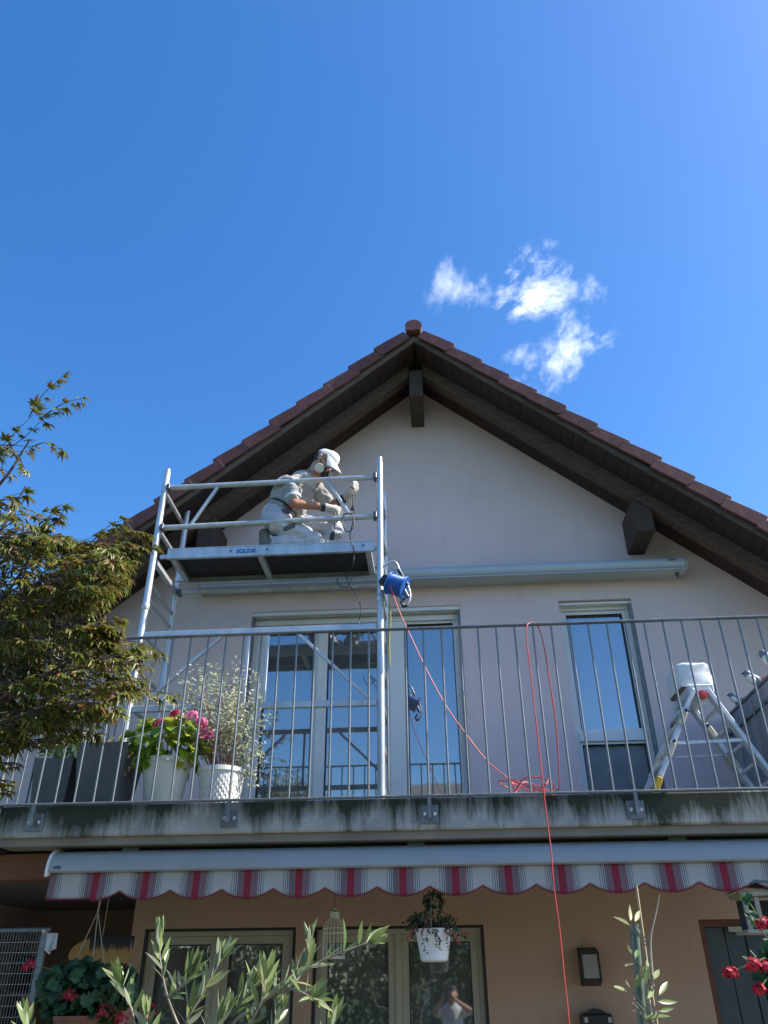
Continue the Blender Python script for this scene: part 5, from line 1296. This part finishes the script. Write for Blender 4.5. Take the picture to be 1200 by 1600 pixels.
fr.build('fringe', 'cloth_dark', cb)
MB().path([(c_.x, 5.61, c_.z + .1), (c_.x, 5.61, 2.3455)], .003, 5).build('cord', 'rope', cb)
sh = thing('garden_shelf', 'dark cluttered shelf standing in the loggia corner', 'shelf', (-2.9, 7.4, 0))
for z in (.5, 1.1, 1.6): box('shelf_board', 'purlin_wood', sh, -3.6, -2.4, 7.3, 7.7, z, z + .03)
for x in (-3.6, -2.43): box('side_board', 'purlin_wood', sh, x - .031, x - .001 if x < -3 else x + .029, 7.3, 7.7, 0, 1.9)
for i, (x, w_, h_, mt_) in enumerate(((-3.3, .1, .16, 'pot_brown'), (-2.95, .13, .2, 'planter_grey'), (-2.65, .08, .14, 'plastic_cream'))):
    o = thing('storage_pot', ['brown clay pot on the loggia shelf', 'grey bucket on the loggia shelf', 'cream tin on the loggia shelf'][i], 'pot', (x, 7.5, 1.63))
    pot('vessel', mt_, o, (x, 7.5, 1.6305), w_ * .8, w_, h_)
# clothes airer standing inside behind the right patio window
ar = thing('clothes_airer', 'white wire clothes airer standing behind the patio window', 'clothes airer', (-.62, 7.0, 0))
for i in range(7): MB().tube((-.95, 6.8 + i * .07, 1.72 - i * .028), (-.38, 6.8 + i * .07, 1.72 - i * .028), .004, 6).build('rod', 'plastic_white', ar)
for x in (-.95, -.38): MB().path([(x, 6.8, 1.72), (x, 7.22, 1.552), (x, 7.0, 0)], .007, 6).path([(x, 6.9, 1.68), (x, 7.35, 0)], .007, 6).build('side_frame', 'plastic_white', ar)

# ================================================================== the garden behind the camera (seen in the glass)
def leaf_cloud(o, name, blobs, n, L_, mat, seed):
    random.seed(seed); lv = Leaves(); sh_ = leaf_shape(L_, L_ * .5, 3, .2, .2)
    tot = sum(b_[3] * b_[4] for b_ in blobs)
    for (x, y, z, rx, rz) in blobs:
        for i in range(int(n * rx * rz / tot)):
            d = rvec(1)
            if d.length > 1: continue
            d = d.normalized() * (d.length ** .5); p = Vector((x + d.x * rx, y + d.y * rx, z + d.z * rz))
            lv.add(sh_, lm(p, rvec(1) + Vector((0, 0, -.3)), d + rvec(.6), rnd(.7, 1.3)))
    return lv.build(name, mat, o)
def garden_tree(name, label, x, y, h, r_, seed, cat='tree'):
    o = thing(name, label, cat, (x, y, 0), 'garden trees reflected in the windows')
    random.seed(seed)
    MB().path(spline([(x, y, -.1), (x + .1, y, h * .3), (x - .05, y, h * .6), (x, y, h * .9)], 5), [.16 - .12 * i / 15 for i in range(16)], 8).build('trunk', 'bark', o, smooth=60)
    bl_ = [(x + rnd(-.5, .5) * r_, y + rnd(-.5, .5) * r_, h * rnd(.45, .9), r_ * rnd(.4, .65), r_ * rnd(.35, .55)) for i in range(9)]
    lb = MB()
    for b_ in bl_: lb.path([(x, y, h * .4), (b_[0], b_[1], b_[2])], [.05, .015], 5)
    lb.build('limbs', 'bark', o, smooth=60)
    leaf_cloud(o, 'crown', bl_, 5200, .12, 'leaf_garden', seed + 1)
garden_tree('garden_tree', 'broad green tree on the left behind the photographer', -4.2, -8.5, 5.6, 2.0, 101)
garden_tree('garden_tree', 'tall green tree far left behind the photographer', -8.5, -11, 7.0, 2.6, 111)
garden_tree('garden_tree', 'small green tree on the right behind the photographer', 5.2, -9.0, 4.4, 1.8, 121)
garden_tree('garden_tree', 'low bushy tree straight behind the photographer', -.9, -7.0, 3.6, 1.5, 131)
hd_ = thing('garden_hedge', 'clipped green hedge along the garden behind the photographer', 'hedge', (0, -5.6, 0))
hb_ = MB()
for i in range(24): hb_.path([(-6.9 + i * .6, -5.6, 0), (-6.9 + i * .6 + .1, -5.6, 2.6)], [.03, .01], 5)
hb_.build('stems', 'bark', hd_)
leaf_cloud(hd_, 'foliage', [(-7 + i * .5, -5.6 + .1 * (i % 2), 1.5 + .12 * math.sin(i * 1.7), .55, 1.65) for i in range(29)], 46000, .14, 'leaf_garden', 141)
nh = thing('neighbour_house', 'pale neighbouring house with grey tiled roof behind the photographer', 'house', (3.5, -15, 0))
basic('roof_grey', (.20, .18, .165), (.13, .12, .11), scale=7, rough=.8, bmp=.4)
box('wall', 'render_pale', nh, -1.2, 9.5, -19, -13.2, 0, 4.9)
MB().prism([(-1.8, -12.7, 4.75), (-1.8, -16.1, 7.9), (-1.8, -19.5, 4.75), (-1.8, -19.5, 4.6), (-1.8, -16.1, 7.7), (-1.8, -12.7, 4.6)], (11.9, 0, 0)).build('roof', 'roof_grey', nh)
for x0 in (0.2, 2.6, 5.0, 7.4):
    for z0 in (1.0, 3.2):
        wn = box('window', 'frame_white', nh, x0, x0 + 1.1, -13.199, -13.16, z0, z0 + 1.2); MB().box(x0 + .08, x0 + 1.02, -13.1585, -13.15, z0 + .08, z0 + 1.12).build('pane', 'glass_low', wn)

# photographer, met only as a reflection in the patio window
ph = thing('person', 'person in a pale t-shirt holding up a phone, reflected in the patio window', 'person', (.06, -.33, 0))
hc_ = Vector((.05, -.30, 1.535))
el_r, el_l = Vector((.30, -.22, 1.36)), Vector((-.20, -.20, 1.34))
wr_r, wr_l = Vector((.085, -.07, 1.50)), Vector((-.085, -.07, 1.48))
sr, sl_ = Vector((.215, -.36, 1.33)), Vector((-.125, -.36, 1.33))
organic('body', 'skin', ph, [(hc_ + Vector((0, -.02, .03)), hc_ + Vector((0, .015, .02)), .09, .082), (hc_ + Vector((0, .03, -.06)), hc_ + Vector((0, .035, -.075)), .055, .05), (hc_ + Vector((0, .1, -.01)), hc_ + Vector((0, .105, -.03)), .012, .015),
    (hc_ + Vector((.085, -.01, 0)), hc_ + Vector((.088, -.015, .02)), .017, .018), (hc_ + Vector((-.085, -.01, 0)), hc_ + Vector((-.088, -.015, .02)), .017, .018),
    (hc_ + Vector((0, -.03, -.06)), Vector((.05, -.36, 1.36)), .055, .06), (Vector((.05, -.36, 1.32)), Vector((.05, -.35, .95)), .13, .13),
    (sr, el_r, .052, .042), (el_r, wr_r, .042, .028), (sl_, el_l, .052, .042), (el_l, wr_l, .042, .028),
    (Vector((.13, -.36, .92)), Vector((.14, -.34, .5)), .085, .055), (Vector((.14, -.34, .5)), Vector((.14, -.36, .08)), .052, .038), (Vector((-.03, -.36, .92)), Vector((-.04, -.34, .5)), .085, .055), (Vector((-.04, -.34, .5)), Vector((-.04, -.36, .08)), .052, .038)], .012, 3)
organic('t_shirt', 'cloth_white', ph, [(Vector((.05, -.36, 1.33)), Vector((.05, -.355, .90)), .15, .155), (Vector((.05, -.36, 1.33)), sr, .10, .075), (Vector((.05, -.36, 1.33)), sl_, .10, .075), (sr, sr.lerp(el_r, .55), .072, .066), (sl_, sl_.lerp(el_l, .55), .072, .066), (Vector((.12, -.355, .95)), Vector((-.02, -.355, .95)), .13, .13)], .012, 4)
organic('trousers', 'cloth_dark', ph, [(Vector((.05, -.355, .93)), Vector((.05, -.355, .88)), .15, .15), (Vector((.13, -.36, .90)), Vector((.14, -.34, .5)), .10, .075), (Vector((.14, -.34, .5)), Vector((.14, -.36, .10)), .07, .058), (Vector((-.03, -.36, .90)), Vector((-.04, -.34, .5)), .10, .075), (Vector((-.04, -.34, .5)), Vector((-.04, -.36, .10)), .07, .058)], .012, 3)
for x in (.14, -.04): organic('shoe', 'leather_boot', ph, [(Vector((x, -.38, .04)), Vector((x, -.20, .034)), .042, .034), (Vector((x, -.37, .05)), Vector((x, -.36, .10)), .045, .045)], .009, 3)
organic('hair', 'hair_dark', ph, [(hc_ + Vector((0, -.04, .06)), hc_ + Vector((0, -.05, -.01)), .088, .08), (hc_ + Vector((0, .02, .085)), hc_ + Vector((0, -.02, .09)), .06, .065)], .009, 3)
hand('hand', 'skin', ph, wr_r, Vector((.065, -.045, 1.545)), (-.25, .15, 1), (-.2, 1, .1), .8, 0)
hand('hand', 'skin', ph, wr_l, Vector((-.065, -.045, 1.525)), (.25, .15, 1), (.2, 1, .1), .8, 0)
pn = thing('phone', 'dark phone held up by the photographer, reflected in the patio window', 'phone', (0, -.03, 1.55))
pm = Matrix.Translation(CAM) @ Matrix.Rotation(PITCH, 4, 'X')
def phb(x0, x1, y0, y1, z0, z1, name, mat, bev=.0): 
    mb = MB().box(x0, x1, y0, y1, z0, z1); mb.v = [pm @ v for v in mb.v]; mb.build(name, mat, pn, bevel=bev)
phb(-.05, .022, -.016, -.008, -.122, .022, 'phone_body', 'plastic_black', .002); phb(-.048, .020, -.0168, -.0162, -.12, .02, 'phone_screen', 'screen_dark')
